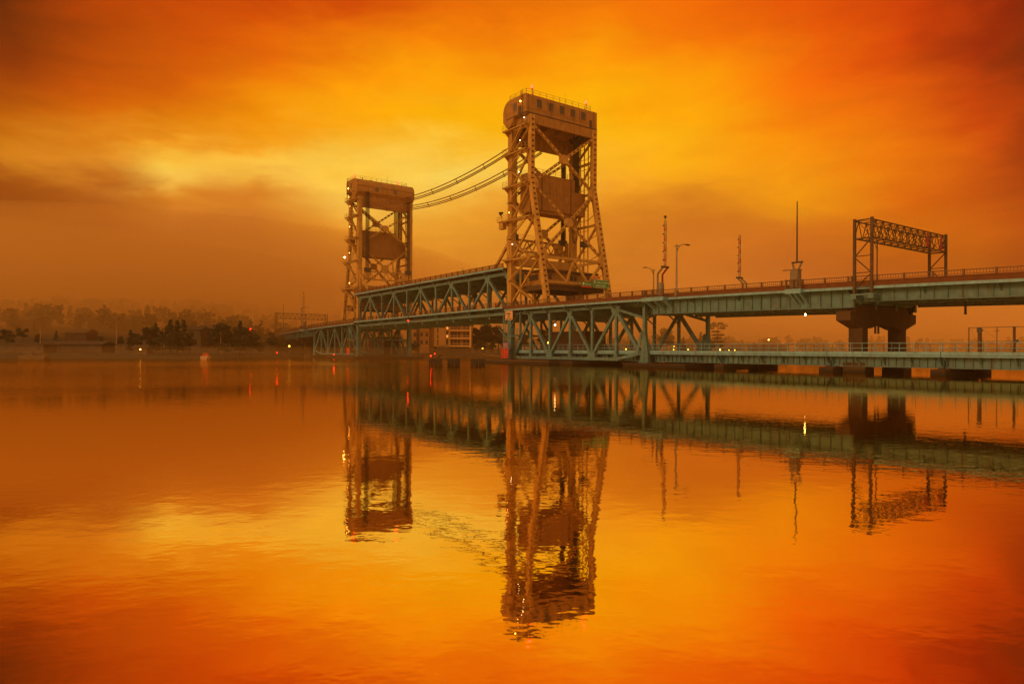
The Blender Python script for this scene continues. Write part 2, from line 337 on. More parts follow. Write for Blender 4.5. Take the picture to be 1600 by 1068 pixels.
class Thing:
    """an Empty at the thing's base; parts are given in world coordinates (through the optional map tf)"""
    def __init__(s, name, label, cat, loc, group=None, tf=None, flip=False):
        s.tf, s.flip = tf, flip
        loc = Vector(tf(*loc)) if tf else Vector(loc)
        s.o = D.objects.new(name, None); COL.objects.link(s.o); s.o.location = loc; s.loc = loc; s.o.empty_display_size = .5
        s.o['label'] = label; s.o['category'] = cat
        if group: s.o['group'] = group
    def part(s, name, mb, m, parent=None, label=None, smooth=False):
        if s.tf: mb.map(s.tf, s.flip)
        L_ = s.loc; first = None
        for mb in pieces(mb):
            mb.v = [(p[0]-L_.x, p[1]-L_.y, p[2]-L_.z) for p in mb.v]
            o = D.objects.new(name, mesh(name, mb, m, smooth)); COL.objects.link(o); o.parent = parent or s.o
            if label: o['label'] = label
            first = first or o
        return first
def single(name, mb, m, label=None, cat=None, group=None, kind=None, loc=(0, 0, 0), smooth=False):
    mb.v = [(p[0]-loc[0], p[1]-loc[1], p[2]-loc[2]) for p in mb.v]
    o = D.objects.new(name, mesh(name, mb, m, smooth)); COL.objects.link(o); o.location = loc
    if label: o['label'] = label
    if cat: o['category'] = cat
    if group: o['group'] = group
    if kind: o['kind'] = kind
    return o
def copy_tree(o, parent=None):
    c = o.copy(); COL.objects.link(c)
    if parent: c.parent = parent
    for ch in list(o.children): copy_tree(ch, c)
    return c
def vp(px, Z, z=0.0):
    """ground point seen at photo column px, Z metres in front of the camera"""
    p = Vector((CX, CY, 0)) + FW * Z + RT * ((px - 800) / 1067 * Z); return Vector((p.x, p.y, z))

# ------------------------------------------------------------------ setting: water, ground
MX = -76.0
def mir(x, y, z): return (MX - x, y, z)
single('water', MB().add([(-2600,-2600,0),(2600,-2600,0),(2600,2600,0),(-2600,2600,0)], [(0,1,2,3)]), wm, kind='structure')
SH = [(-900,120),(-500,150),(-200,160),(0,165),(100,168),(200,172),(300,180),(380,196),(420,215),(450,245),(520,275),(640,270),(790,270),(850,300),(1000,330),(1200,350),(1600,360),(2200,330),(3600,300)]
def interp(t, x):
    if x <= t[0][0]: return t[0][1]
    for (a, u), (b, v) in zip(t, t[1:]):
        if x <= b: return u + (v - u) * (x - a) / (b - a)
    return t[-1][1]
HILL = [(-900,72),(0,72),(150,70),(280,66),(420,56),(520,44),(640,22),(800,20),(1000,20),(1200,15),(1600,13),(3600,13)]
def gz(px, Z):
    d = Z - interp(SH, px)
    if d < 0: return -1.0
    e = min(1, d / 6); z = 1.3 * e
    h = interp(HILL, px)
    u = max(0, min(1, (d - 45) / 860)); z += (h - 2) * u ** 1.15
    if px < 520: z += max(0, min(1, (d - 20) / 60)) * 6 * max(0, min(1, (520 - px) / 200))
    return z
g = MB(); pxs = [-900 + 45 * i for i in range(101)]; ds = [-8, 0, 3, 6, 12, 20, 32, 48, 70, 100, 140, 190, 250, 330, 430, 560, 720, 1000, 1500]
for d in ds:
    for px in pxs:
        Z = interp(SH, px) + d; p = vp(px, Z); z = gz(px, Z) if d > 0 else (-1.0 if d < 0 else .05)
        g.v.append((p.x, p.y, z))
n = len(pxs)
for i in range(len(ds) - 1):
    for j in range(n - 1): g.f.append((i*n + j, i*n + j + 1, (i+1)*n + j + 1, (i+1)*n + j))
single('far_shore_ground', g, GRND, kind='structure', smooth=True)

# ------------------------------------------------------------------ bridge profile
def zr(x):
    if x >= 0: return 10.66 - .00017 * (x - 16) ** 2
    d = -76 - x
    return 10.15 - .018 * d - .00016 * d * d
YN, YF = 0.0, 16.2          # truss planes
EN, EF = -1.8, 18.0         # deck edges

def strip(mb, x0, x1, y0, y1, a, b, step=3.0, prof=None):      # box following the road profile
    prof = prof or zr
    n_ = max(1, int(abs(x1 - x0) / step)); xs = [x0 + (x1 - x0) * i / n_ for i in range(n_ + 1)]; k = len(mb.v)
    for x in xs: z = prof(x); mb.v += [(x, y0, z + a), (x, y1, z + a), (x, y1, z + b), (x, y0, z + b)]
    for i in range(n_):
        q = k + 4 * i
        for j in range(4): mb.f.append((q + j, q + (j + 1) % 4, q + 4 + (j + 1) % 4, q + 4 + j))
    mb.f.append((k, k+1, k+2, k+3)); q = k + 4 * n_; mb.f.append((q+3, q+2, q+1, q))
    return mb
def railing(x0, x1, y, base, top, post_step, picket=.28, prof=None, pw=.2):
    prof = prof or zr; m = MB(); n_ = max(1, round(abs(x1 - x0) / post_step)); s_ = (x1 - x0) / n_
    for i in range(n_ + 1):
        x = x0 + s_ * i; z = prof(x); m.box(x - pw/2, x + pw/2, y - .09, y + .09, z + base, z + top + .03)
    for i in range(n_):
        xa, xb = x0 + s_ * i, x0 + s_ * (i + 1); za, zb = prof(xa), prof(xb)
        m.beam((xa, y, za + top - .05), (xb, y, zb + top - .05), .07, .09); m.beam((xa, y, za + base + .14), (xb, y, zb + base + .14), .05, .06)
        if picket:
            c = int(abs(s_) / picket)
            for j in range(1, c):
                x = xa + (xb - xa) * j / c; z = za + (zb - za) * j / c
                m.box(x - .018, x + .018, y - .018, y + .018, z + base + .16, z + top - .09)
    return m
def deck_parts(T, x0, x1, post=3.0):
    T.part('fascia_beam', strip(MB(), x0, x1, EN, EN + .14, 0, .33), TEALD)
    T.part('fascia_beam', strip(MB(), x0, x1, EF - .14, EF, 0, .33), TEALD)
    T.part('parapet', strip(strip(MB(), x0, x1, EN + .05, EN + .35, .335, .98), x0, x1, EN - .02, EN + .4, .90, 1.0), RED)
    T.part('parapet', strip(strip(MB(), x0, x1, EF - .35, EF - .05, .335, .98), x0, x1, EF - .4, EF + .02, .90, 1.0), RED)
    T.part('road_deck', strip(MB(), x0, x1, EN + .36, EF - .36, .12, .62), ASPH)
    T.part('railing', railing(x0 + .2, x1 - .2, EN + .2, 1.0, 1.62, post), RAIL)
    T.part('railing', railing(x0 + .2, x1 - .2, EF - .2, 1.0, 1.62, post), RAIL)

# ------------------------------------------------------------------ fixed truss spans (deck trusses beside each tower)
def truss_span(tf, flip, label):
    T = Thing('truss_span', label, 'bridge span', (20, 8, 0), 'fixed truss spans beside the towers', tf, flip)
    sgn = -1 if tf else 1
    prof = (lambda x: zr(MX - x)) if tf else zr
    # deck (built in own coordinates; the profile is looked up through the mirror)
    def st(mb, *a, **k): return strip(mb, *a, prof=prof, **k)
    x0, x1 = .9, 40.0
    for y0, y1 in ((EN, EN + .14), (EF - .14, EF)): T.part('fascia_beam', st(MB(), x0, x1, y0, y1, 0, .33), TEALD)
    for s_, e_ in ((1, EN), (-1, EF)):
        a, b = sorted((e_ + .05*s_, e_ + .35*s_)); c, d = sorted((e_ - .02*s_, e_ + .4*s_))
        T.part('parapet', st(st(MB(), x0, x1, a, b, .335, .98), x0, x1, c, d, .90, 1.0), RED)
        T.part('railing', railing(x0 + .2, x1 - .2, e_ + .2*s_, 1.0, 1.75, 2.7, .24, prof), RAIL)
    T.part('road_deck', st(MB(), x0, x1, EN + .36, EF - .36, .12, .62), ASPH)
    N_ = [7.78 + 6.01 * i for i in range(5)]; XE = 38.4
    zt, zb = 10.0, 1.1
    for Y in (YN, YF):
        o = -.31 if Y == YN else -.31
        ch = MB(); ch.beam((1.2, Y, zt + .12), (N_[4], Y, zt + .12), .5, .5); ch.beam((N_[4] + .3, Y, zt - .35), (XE, Y, 7.9), .4, .42)
        T.part('top_chord', ch, TEAL)
        ch = MB(); ch.beam((2.0, Y, zb), (N_[4], Y, zb), .5, .52); ch.beam((N_[4], Y, zb), (37.6, Y, 2.15), .46, .5)
        T.part('bottom_chord', ch, TEAL)
        for i, x in enumerate(N_): T.part('vertical', MB().laced((x, Y, zb + .2), (x, Y, zt), .42, .5, up=(1, 0, 0)), TEAL)
        for a, b in ((0, 1), (2, 1), (2, 3), (4, 3)): T.part('diagonal', MB().laced((N_[a], Y, zt - .5), (N_[b], Y, zb + .5), .46, .5, up=(1, 0, 0) if False else (0, 0, 1)), TEAL)
        T.part('diagonal', MB().laced((N_[4], Y, zt - .5), (37.5, Y, 2.2), .5, .62), TEAL)
        T.part('diagonal', MB().laced((N_[0], Y, zt - .5), (2.3, Y, zb + .4), .46, .55), TEAL)
        for i, x in enumerate(N_):
            gp = MB(); w = .62 if i % 2 == 0 else .3
            if i % 2 == 0:      # big plate at the top, small cone below
                k = 1.35 if i == 4 else 1.0
                gp.prism([(x-.75*k, zt+.3), (x+.75*k, zt+.3), (x+.75*k, zt-.45*k), (x+.42*k, zt-1.0*k), (x-.42*k, zt-1.0*k), (x-.75*k, zt-.45*k)], 'y', Y-.30, Y+.30)
                gp.prism([(x-.55, zb-.28), (x+.55, zb-.28), (x+.22, zb+1.25), (x-.22, zb+1.25)], 'y', Y-.285, Y+.285)
            else:
                gp.prism([(x-.95, zb-.29), (x+.95, zb-.29), (x+.95, zb+.55), (x+.68, zb+1.15), (x-.68, zb+1.15), (x-.95, zb+.55)], 'y', Y-.30, Y+.30)
                gp.prism([(x-.5, zt+.3), (x+.5, zt+.3), (x+.24, zt-.9), (x-.24, zt-.9)], 'y', Y-.285, Y+.285)
            T.part('gusset_plate', gp, TEAL)
        ep = MB(); ep.box(XE-.27, XE+.27, Y-.30, Y+.30, .9, prof(XE) - .02)
        ep.prism([(XE-.85, .75), (XE+1.0, .75), (XE+.34, 5.4), (XE-.34, 5.4)], 'y', Y-.26, Y+.26)
        ep.beam((37.0, Y-.34, 2.0), (38.0, Y-.34, 5.6), .16, .5); ep.box(XE-.9, XE+1.0, Y-.6, Y+.6, .45, .78)
        T.part('end_post', ep, TEAL)
    # cross frames and floor beams
    fl = MB()
    for x in [2.0] + N_ + [XE]:
        fl.box(x-.2, x+.2, YN+.3, YF-.3, 9.0, 10.5); fl.beam((x, YN-.2, 9.8), (x, EN+.1, 10.45), .14, .3); fl.beam((x, YF+.2, 9.8), (x, EF-.1, 10.45), .14, .3)
    T.part('floor_beam', fl, TEAL)
    sg = MB()
    for k in range(7): y = YN + 1.4 + k * 2.25; st(sg, x0, x1, y-.1, y+.1, -.55, .1)
    T.part('stringer', sg, TEAL)
    kb = MB()
    for x in N_ + [XE]:
        for Y, d in ((YN, 1), (YF, -1)): kb.beam((x, Y+.3*d, 7.6), (x, Y+3.0*d, 9.2), .16, .2)
        kb.beam((x, YN+.3, zb), (x, YF-.3, zb), .3, .4)
    T.part('knee_brace', kb, TEAL)
    lb = MB()
    for a, b in zip([2.0] + N_, N_ + [XE]):
        lb.beam((a, YN+.3, zb+.05), (b, YF-.3, zb+.05), .14, .16); lb.beam((a, YF-.3, zb-.12), (b, YN+.3, zb-.12), .14, .16)
    T.part('lateral_bracing', lb, TEAL)
    # maintenance platform, thin guide columns and pipe at the channel end
    gc = MB()
    for x in (-.35, .25): gc.tube([(x, -1.0, .8), (x, -1.0, 9.9)], .11, 6)
    gc.tube([(-1.3, -1.5, 6.9), (-.9, -1.5, 6.9), (1.0, -1.5, 5.4), (5.1, -1.2, 5.4)], .13, 6)
    gc.beam((1.4, -.9, 6.6), (4.7, -.9, 10.1), .14, .14); gc.beam((5.0, -.6, 5.6), (5.0, -.6, 10.2), .3, .3); gc.beam((1.0, -.6, 2.2), (4.6, -.6, 5.2), .16, .2)
    for z in (5.9, 6.4, 6.9): gc.beam((1.3, -.9, z), (5.0, -.9, z), .05, .06)
    for x in (1.6, 2.5, 3.4, 4.3): gc.box(x-.04, x+.04, -.94, -.86, 5.4, 6.95)
    T.part('access_platform', gc, TEAL)
    return T
truss_span(None, False, 'teal steel truss span under the road beside the larger near tower')
truss_span(mir, True, 'hazy teal truss span under the road beyond the smaller far tower')

# ------------------------------------------------------------------ plate girder approach spans
def girder_span(x0, x1, depth, label, sgn=1, platform=None):
    T = Thing('girder_span', label, 'bridge span', ((x0 + x1) / 2, 8, 0), 'plate girder approach spans')
    deck_parts(T, x0, x1)
    a, b = (x0 + .15, x1 - .15) if x1 > x0 else (x1 + .15, x0 - .15)
    for gi, Y in enumerate((-.15, 5.3, 10.8, 16.3)):
        m = MB(); strip(m, a, b, Y - .03, Y + .03, -depth, .1); strip(m, a, b, Y - .25, Y + .25, -depth - .07, -depth); strip(m, a, b, Y - .25, Y + .25, -.07, 0)
        n_ = int((b - a) / 1.42)
        for i in range(n_ + 1):
            x = a + .05 + (b - a - .1) * i / n_; z = zr(x); big = i % 7 == 0
            w = .30 if big else .22
            m.box(x - .03, x + .03, Y - .03 - w, Y + .03 + w, z - depth, z - .07)
        T.part('main_girder', m, TEAL)
    cb = MB(); n_ = int((b - a) / 7)
    for i in range(n_ + 1):
        x = a + .4 + (b - a - .8) * i / n_; z = zr(x); cb.box(x - .12, x + .12, .2, 16.0, z - depth * .75, z - .3)
        cb.prism([(EN + .15, z + .1), (-.2, z - .75), (-.2, z + .1)], 'x', x - .06, x + .06)
    T.part('cross_beam', cb, TEAL)
    if platform:
        for (p0, p1, yo) in platform:
            zc = zr((p0 + p1) / 2); m = MB(); m.box(p0, p1, yo, EN - .02, zc - .12, zc + .36)
            m.box(p0 - .04, p1 + .04, yo - .04, yo + .1, zc - .2, zc + .40)
            for x in (p0 + .35, (p0 + p1) / 2, p1 - .35): m.prism([(yo + .1, zc - .13), (-.35, zc - 1.5), (-.35, zc - 1.2), (EN, zc - .13)], 'x', x - .09, x + .09)
            T.part('cantilever_platform', m, TEALD)
            T.part('platform_railing', railing(p0 + .05, p1 - .05, yo + .06, .4, 1.6, (p1 - p0) / 2.05, .22), RAIL)
    return T
girder_span(40.0, 73.3, 2.05, 'deep teal plate girder span between the truss and the concrete pier', platform=[(40.6, 44.9, -3.1), (65.3, 67.4, -2.6)])
girder_span(73.3, 104.0, 1.35, 'shallower teal plate girder span running out of the right edge')
girder_span(-149.4, -116.0, 2.05, 'hazy plate girder span between far truss and far sign gantry', platform=[(-120.9, -116.6, -3.1)])
girder_span(-180.0, -149.4, 1.35, 'faint plate girder span meeting the wooded far shore')
girder_span(104.0, 140.0, 1.35, 'teal plate girder span beyond the right edge of view')

# ------------------------------------------------------------------ lift span
def zl(x): return 11.18 + .0078 * x
def zu(x): return 19.37 + .0078 * x
T = Thing('lift_span', 'teal double deck lift span hanging raised between the two towers', 'lift span', (-38, 8, 11))
LX = [-7.62 * (10 - i) for i in range(11)]
def lst(m, y0, y1, a, b, prof, x0=-76.8, x1=.35): return strip(m, x0, x1, y0, y1, a, b, 8, prof)
for y0, y1 in ((EN, EN + .16), (EF - .16, EF)):
    T.part('lower_fascia_beam', lst(MB(), y0, y1, 0, .34, zl), TEALD); T.part('upper_fascia_beam', lst(MB(), y0, y1, 0, .36, zu), TEALD)
T.part('lower_deck', lst(MB(), EN + .17, EF - .17, .1, .34, zl), ASPH)
T.part('upper_deck', lst(MB(), EN + .17, EF - .17, .05, .34, zu), RUSTM)
for y, s_ in ((EN + .18, 1), (EF - .18, -1)):
    T.part('lower_railing', railing(-76.6, .2, y, .34, 1.35, 2.54, .3, zl), RAIL)
    m = railing(-76.6, .2, y, .36, 1.30, 2.54, 0, zu, .17)
    for i in range(30):                                    # woven wire panels of the upper railing: thin slats
        xa = -76.6 + 2.56 * i
        for k in range(11): z = .44 + k * .075; m.beam((xa, y, zu(xa) + z), (xa + 2.56, y, zu(xa + 2.56) + z), .02, .045)
    T.part('upper_railing', m, RED)
for Y in (YN, YF):
    T.part('top_chord', lst(MB(), Y - .27, Y + .27, -1.05, -.42, zu), TEAL)
    T.part('bottom_chord', lst(MB(), Y - .27, Y + .27, -1.25, -.65, zl), TEAL)
    for i, x in enumerate(LX):
        zb_, zt_ = zl(x) - .9, zu(x) - .6
        m = MB().laced((x, Y, zb_), (x, Y, zt_), .44 if 0 < i < 10 else .5, .5, up=(1, 0, 0))
        if i in (0, 10):
            d = 1 if i == 0 else -1
            m.prism([(x, zt_ + .2), (x + d*2.2, zt_ + .2), (x + d*.6, zt_ - 1.3), (x + d*.25, zt_ - 3.2), (x, zt_ - 3.2)], 'y', Y - .22, Y + .22)
        T.part('vertical', m, TEAL)
    for i in range(10):
        up, lo = (i + 1, i) if i % 2 == 0 else (i, i + 1)
        T.part('diagonal', MB().laced((LX[up], Y, zu(LX[up]) - 1.2), (LX[lo], Y, zl(LX[lo]) - .5), .5, .52), TEAL)
    for i in range(11):
        x = LX[i]; gp = MB()
        if i % 2 == 1:
            zt_ = zu(x) - .4; gp.prism([(x-.95, zt_), (x+.95, zt_), (x+.95, zt_-.9), (x+.55, zt_-1.7), (x-.55, zt_-1.7), (x-.95, zt_-.9)], 'y', Y-.30, Y+.30)
        else:
            zb_ = zl(x) - 1.2; gp.prism([(x-.9, zb_), (x+.9, zb_), (x+.9, zb_+1.2), (x+.5, zb_+2.3), (x-.5, zb_+2.3), (x-.9, zb_+1.2)], 'y', Y-.30, Y+.30)
            if 0 < i < 10:
                zt_ = zu(x) - .4; gp.prism([(x-.5, zt_), (x+.5, zt_), (x+.24, zt_-1.5), (x-.24, zt_-1.5)], 'y', Y-.285, Y+.285)
        T.part('gusset_plate', gp, TEAL)
m = MB(); m2 = MB()
for x in LX:
    m.box(x-.22, x+.22, YN+.3, YF-.3, zl(x)-1.9, zl(x)-.05); m2.box(x-.2, x+.2, YN+.3, YF-.3, zu(x)-1.9, zu(x)-.02)
    m2.beam((x, YN+.3, zu(x)-3.6), (x, YN+3, zu(x)-1.8), .16, .22); m2.beam((x, YF-.3, zu(x)-3.6), (x, YF-3, zu(x)-1.8), .16, .22)
for k in range(7):
    y = YN + 1.4 + k * 2.25; lst(m, y-.09, y+.09, -.9, .08, zl); lst(m2, y-.09, y+.09, -.85, .02, zu)
for x in LX:
    for y, d in ((YN, EN), (YF, EF)): m.beam((x, y, zl(x)-.75), (x, d + (.2 if d < 0 else -.2), zl(x)-.05), .12, .3); m2.beam((x, y, zu(x)-.75), (x, d + (.2 if d < 0 else -.2), zu(x)-.05), .12, .3)
T.part('lower_floor_framing', m, TEAL); T.part('upper_floor_framing', m2, TEAL)
for xe, d in ((-.2, -1), (-76.0, 1)):                     # lifting frames over each end of the span
    for Y in (YN + .1, YF - .1):
        m = MB(); m.beam((xe, Y, 19.6), (xe, Y, 26.5), .62, .62, up=(1, 0, 0)); m.beam((xe + d*5.4, Y, 19.8), (xe + d*.2, Y, 24.9), .5, .55); T.part('lifting_post', m, TAN)
    m = MB()
    for z in (26.1, 23.7): m.beam((xe + d*.6, .8, z), (xe + d*.6, 15.5, z), .42, .42)
    for k in range(4):
        y = 2.8 + k * 2.65; m.beam((xe + d*.6, y, 26.1), (xe + d*.6, y + 1.32, 23.7), .16, .2); m.beam((xe + d*.6, y + 2.65, 26.1), (xe + d*.6, y + 1.32, 23.7), .16, .2)
    m.box(xe + d*.6 - .3, xe + d*.6 + .3, .9, 2.9, 23.9, 25.95); m.box(xe + d*.6 - .3, xe + d*.6 + .3, 13.2, 15.4, 23.9, 25.95)
    T.part('lifting_girder', m, TAN)
    T.part('lifting_girder_railing', railing(0, 0, 0, 0, 1, 1, 0, lambda x: 0) if False else MB().beam((xe + d*.9, 1, 27.3), (xe + d*.9, 15.4, 27.3), .05, .05).beam((xe + d*.9, 1, 26.8), (xe + d*.9, 15.4, 26.8), .04, .04), TAN)
nl = T.part('navigation_lamp', MB().ball((-41.5, EN - .12, 10.0), .12), L_RED, label='red lamp hanging under the middle of the span'); T.part('bracket', MB().box(-41.56, -41.44, EN - .18, EN - .02, 10.17, 11.2), DARK, nl)
m = MB().tube([(-31, 8, 19.7), (-31, 8, 23.4)], .05, 5); T.part('antenna', m, DARK)

# ------------------------------------------------------------------ towers
LEV = [48.0, 43.0, 36.3, 29.4, 21.3]
def tower(tf, flip, near):
    nm = ('tan steel lift tower in front, the larger one with red beacons and green road signs' if near else
          'smaller hazy tan lift tower behind, with a bright floodlight on its left stairway')
    T = Thing('bridge_tower', nm, 'bridge tower', (4, 8, 0), 'lift bridge towers', tf, flip)
    prof = zr if near else (lambda x: zr(MX - x))
    def lx(z):      # land leg position, vertical above z 37 then raking outwards
        return 7.6 if z >= 37 else 7.6 + (37 - z) * .21
    HS, HT = 50.1, 54.0
    for Y in (0.0, 16.9):
        # channel leg: riveted box column
        m = MB(); m.box(.3, 1.7, Y-.58, Y+.58, 10.0, 48.5)
        for z in LEV: m.box(.22, 1.78, Y-.66, Y+.66, z-.35, z+.35)
        m.box(.92, 1.08, Y-.64, Y-.58, 12, 48)
        T.part('channel_leg', m, TAN)
        T.part('channel_leg_base', MB().box(.35, 1.65, Y-.5, Y+.5, .9, 9.98).box(0, 2.0, Y-.9, Y+.9, .55, .95), TEAL)
        m = MB()
        for za, zb in ((49.9, 37.0), (37.0, 29.4), (29.4, 21.3), (21.3, 11.7)):
            m.laced((lx(za), Y, za), (lx(zb), Y, zb), .95, 1.05, up=(1, 0, 0), pitch=1.05, t=.16, open_=.36)
        T.part('land_leg', m, TAN)
        # side bracing between channel and land legs
        sb = MB()
        for z in LEV: sb.beam((1.7, Y, z), (lx(z) - .4, Y, z), .32, .5)
        zz = LEV + [12.3]
        for za, zb in zip(zz, zz[1:]): sb.laced((lx(za) - .5, Y, za - .3), (1.6, Y, zb + .4), .38, .4, pitch=1.1, t=.09)
        if True: sb.beam((4.2, Y, 21.0), (4.2, Y, 11.8), .3, .3)
        T.part('side_bracing', sb, TAN)
        gk = MB()
        for z in LEV: gk.prism([(1.7, z-.9), (2.9, z-.25), (2.9, z+.3), (1.7, z+.3)], 'y', Y-.3, Y+.3); gk.prism([(lx(z)-.45, z+.28), (lx(z)-1.7, z+.28), (lx(z)-.45, z-.9)], 'y', Y-.27, Y+.27)
        T.part('gusset_plate', gk, TAN)
    # land face: two tall X panels, then the portal truss
    def XX(xa, za, xb, zb, w, nm_):
        m = MB(); c = ((xa + xb) / 2, 8.45, (za + zb) / 2)
        for y0, y1 in ((.3, 16.6), (16.6, .3)): m.laced((xa, y0, za), (xb, y1, zb), w, w*.9, pitch=1.3, t=.1, up=(1, 0, 0))
        m.prism([(c[1]-1.1, c[2]+.35), (c[1]-.45, c[2]+.95), (c[1]+.45, c[2]+.95), (c[1]+1.1, c[2]+.35), (c[1]+1.1, c[2]-.35), (c[1]+.45, c[2]-.95), (c[1]-.45, c[2]-.95), (c[1]-1.1, c[2]-.35)], 'x', c[0]-.27, c[0]+.27)
        T.part(nm_, m, TAN)
    XX(lx(48), 48.0, lx(36.3), 36.4, .52, 'cross_bracing'); XX(lx(36), 35.9, lx(21.6), 21.8, .52, 'cross_bracing')
    XX(1.0, 45.0, 1.0, 34.5, .5, 'cross_bracing'); XX(1.0, 34.0, 1.0, 21.2, .5, 'cross_bracing')
    m = MB()
    for Y, d in ((0.0, 1), (16.9, -1)):
        for z in (36.1, 21.3):
            x = lx(z); m.prism([(Y + .45*d, z-1.7), (Y + 1.5*d, z-.55), (Y + 1.5*d, z+.55), (Y + .45*d, z+1.7)], 'x', x-.3, x+.3)
    T.part('gusset_plate', m, TAN)
    m = MB(); xt, xb_ = lx(21.1), lx(16.1)
    m.beam((xt, .4, 21.1), (xt, 16.5, 21.1), .5, .5); m.beam((xb_, .4, 16.1), (xb_, 16.5, 16.1), .5, .55)
    nodes = [(.6, 1), (5.6, 0), (8.5, 1), (11.4, 0), (16.3, 1)]
    for (ya, ta), (yb, tb) in zip(nodes, nodes[1:]):
        m.beam((xt if ta else xb_, ya, 21.0 if ta else 16.3), (xt if tb else xb_, yb, 21.0 if tb else 16.3), .38, .4, up=(1, 0, 0))
    T.part('portal_truss', m, TAN)
    T.part('portal_beam', MB().box(.5, 1.5, .6, 16.3, 20.2, 21.9).box(.5, 1.5, .6, 16.3, 14.6, 16.0), TAN)
    # top girders under the machinery house, with stiffeners
    m = MB(); m.box(7.45, 7.62, -.6, 17.5, 48.25, 50.08); m.box(7.3, 7.85, -.6, 17.5, 48.12, 48.25)
    for k in range(13): y = .2 + k * 1.4; m.box(7.62, 7.72, y-.05, y+.05, 48.26, 50.06)
    T.part('land_girder', m, TANH)
    m = MB(); m.box(.6, .9, -.5, 17.4, 45.6, 49.0); m.box(.4, 1.2, -.5, 17.4, 45.45, 45.6)
    for k in range(13): y = .2 + k * 1.4; m.box(.5, .6, y-.05, y+.05, 45.62, 49.0); m.box(.9, 1.0, y-.05, y+.05, 45.62, 49.0)
    T.part('channel_girder', m, TANH)
    m = MB(); m.box(1.3, 7.3, -.35, -.15, 48.2, 50.05); m.box(1.3, 7.3, 17.05, 17.25, 48.2, 50.05)
    for y in (3.0, 6.5, 10.3, 13.8): m.box(1.0, 7.4, y-.15, y+.15, 48.6, 49.9)
    m.beam((7.6, .5, 48.3), (6.6, 3, 49.6), .2, .3)
    T.part('sheave_girder', m, TANH)
    m = MB()
    for y in (1.6, 2.6, 14.3, 15.3):
        for k in range(12):
            a0, a1 = math.pi * 2 * k / 12, math.pi * 2 * (k + 1) / 12
            m.beam((4.3 + 1.75*math.cos(a0), y, 49.2 + 1.75*math.sin(a0)), (4.3 + 1.75*math.cos(a1), y, 49.2 + 1.75*math.sin(a1)), .35, .3, up=(0, 1, 0))
        for k in range(3): a0 = math.pi * k / 3; m.beam((4.3 + 1.6*math.cos(a0), y, 49.2 + 1.6*math.sin(a0)), (4.3 - 1.6*math.cos(a0), y, 49.2 - 1.6*math.sin(a0)), .16, .2, up=(0, 1, 0))
    T.part('sheave', m, DARK)
    # machinery house: rounded on the channel side
    arc = [(-.3 + 2.3 * (1 - math.cos(a)), 51.7 + 2.35 * math.sin(a)) for a in [math.pi/2 * i / 7 for i in range(8)]]
    prof_h = [(-.3, 49.9)] + arc + [(7.35, HT + .02), (7.62, HT - .2), (7.62, 50.12), (3.6, 50.12), (2.4, 48.6), (1.2, 48.35)]
    m = MB().prism(prof_h, 'y', -1.4, 17.8)
    H = T.part('machinery_house', m, TANH)
    s1 = MB()
    for y in ([4.0, 8.4, 12.8] if near else [2.2, 8.4, 13.9]): s1.box(7.62, 7.635, y-.02, y+.02, 50.2, 53.75); s1.box(-.315, -.3, y-.025, y+.025, 50.0, 51.7)
    s1.box(7.62, 7.64, -1.3, 17.7, 51.0, 51.04); s1.box(1.0, 7.5, -1.42, -1.4, 51.2, 51.24); s1.box(2.2, 7.5, -1.42, -1.4, 52.9, 52.93); s1.box(7.62, 7.7, -1.4, 17.8, 50.12, 50.3)
    T.part('wall_seam', s1, RUSTM, H)
    dt = MB()
    for y in (-.9, 5.0, 10.9, 16.8): dt.box(7.62, 7.68, y-.03, y+.03, 50.3, 53.9)
    dt.box(1.0, 7.62, -1.46, -1.4, 50.15, 50.3); dt.box(5.0, 5.9, -1.45, -1.4, 50.3, 51.9); dt.box(7.62, 7.66, 15.6, 16.4, 50.3, 51.9)
    dt.box(-.36, -.3, -1.4, 17.8, 51.65, 51.72)
    T.part('panel_joint', dt, RUSTM, H)
    T.part('roof_vent', MB().box(3.0, 4.4, 4.0, 5.2, 53.9, 54.5), TANH, H); T.part('roof_vent', MB().box(3.4, 4.6, 12.4, 13.4, 53.9, 54.4), TANH, H)
    m_l = MB()
    for q_ in (6.2, 6.7): m_l.box(q_-.03, q_+.03, -1.62, -1.56, 48.2, 54.9)
    for k in range(20): m_l.box(6.2, 6.7, -1.61, -1.57, 48.4 + k*.33, 48.44 + k*.33)
    T.part('wall_ladder', m_l, RUSTM, H)
    for y in (1.9, 4.9, 7.9, 10.9, 13.8):
        T.part('window_frame', MB().box(7.62, 7.74, y-.8, y-.68, 51.45, 53.27).box(7.62, 7.74, y+.68, y+.8, 51.45, 53.27).box(7.62, 7.74, y-.68, y+.68, 53.15, 53.27).box(7.62, 7.76, y-.68, y+.68, 51.43, 51.55), TANH, H)
        w_ = MB().box(7.62, 7.66, y-.68, y+.68, 51.55, 53.15); wo_ = T.part('window', w_, LOUV, H)
        f_ = MB()
        for k in range(6): f_.box(7.66, 7.69, y-.66, y+.66, 51.65 + k*.27, 51.73 + k*.27)
        f_.box(7.66, 7.70, y-.03, y+.03, 51.55, 53.15); T.part('louvre', f_, DARK, H)
    T.part('window', MB().box(3.3, 4.5, -1.44, -1.4, 51.4, 52.9), LOUV, H)
    for y in (5.1, 11.2):
        T.part('window', MB().box(-.34, -.3, y-.6, y+.6, 50.4, 51.7), LOUV, H)
    # roof railing, vents
    m = MB(); zt = HT
    pts = [(1.6, -1.1), (7.3, -1.1), (7.3, 16.2), (1.9, 16.2), (1.6, -1.1)]
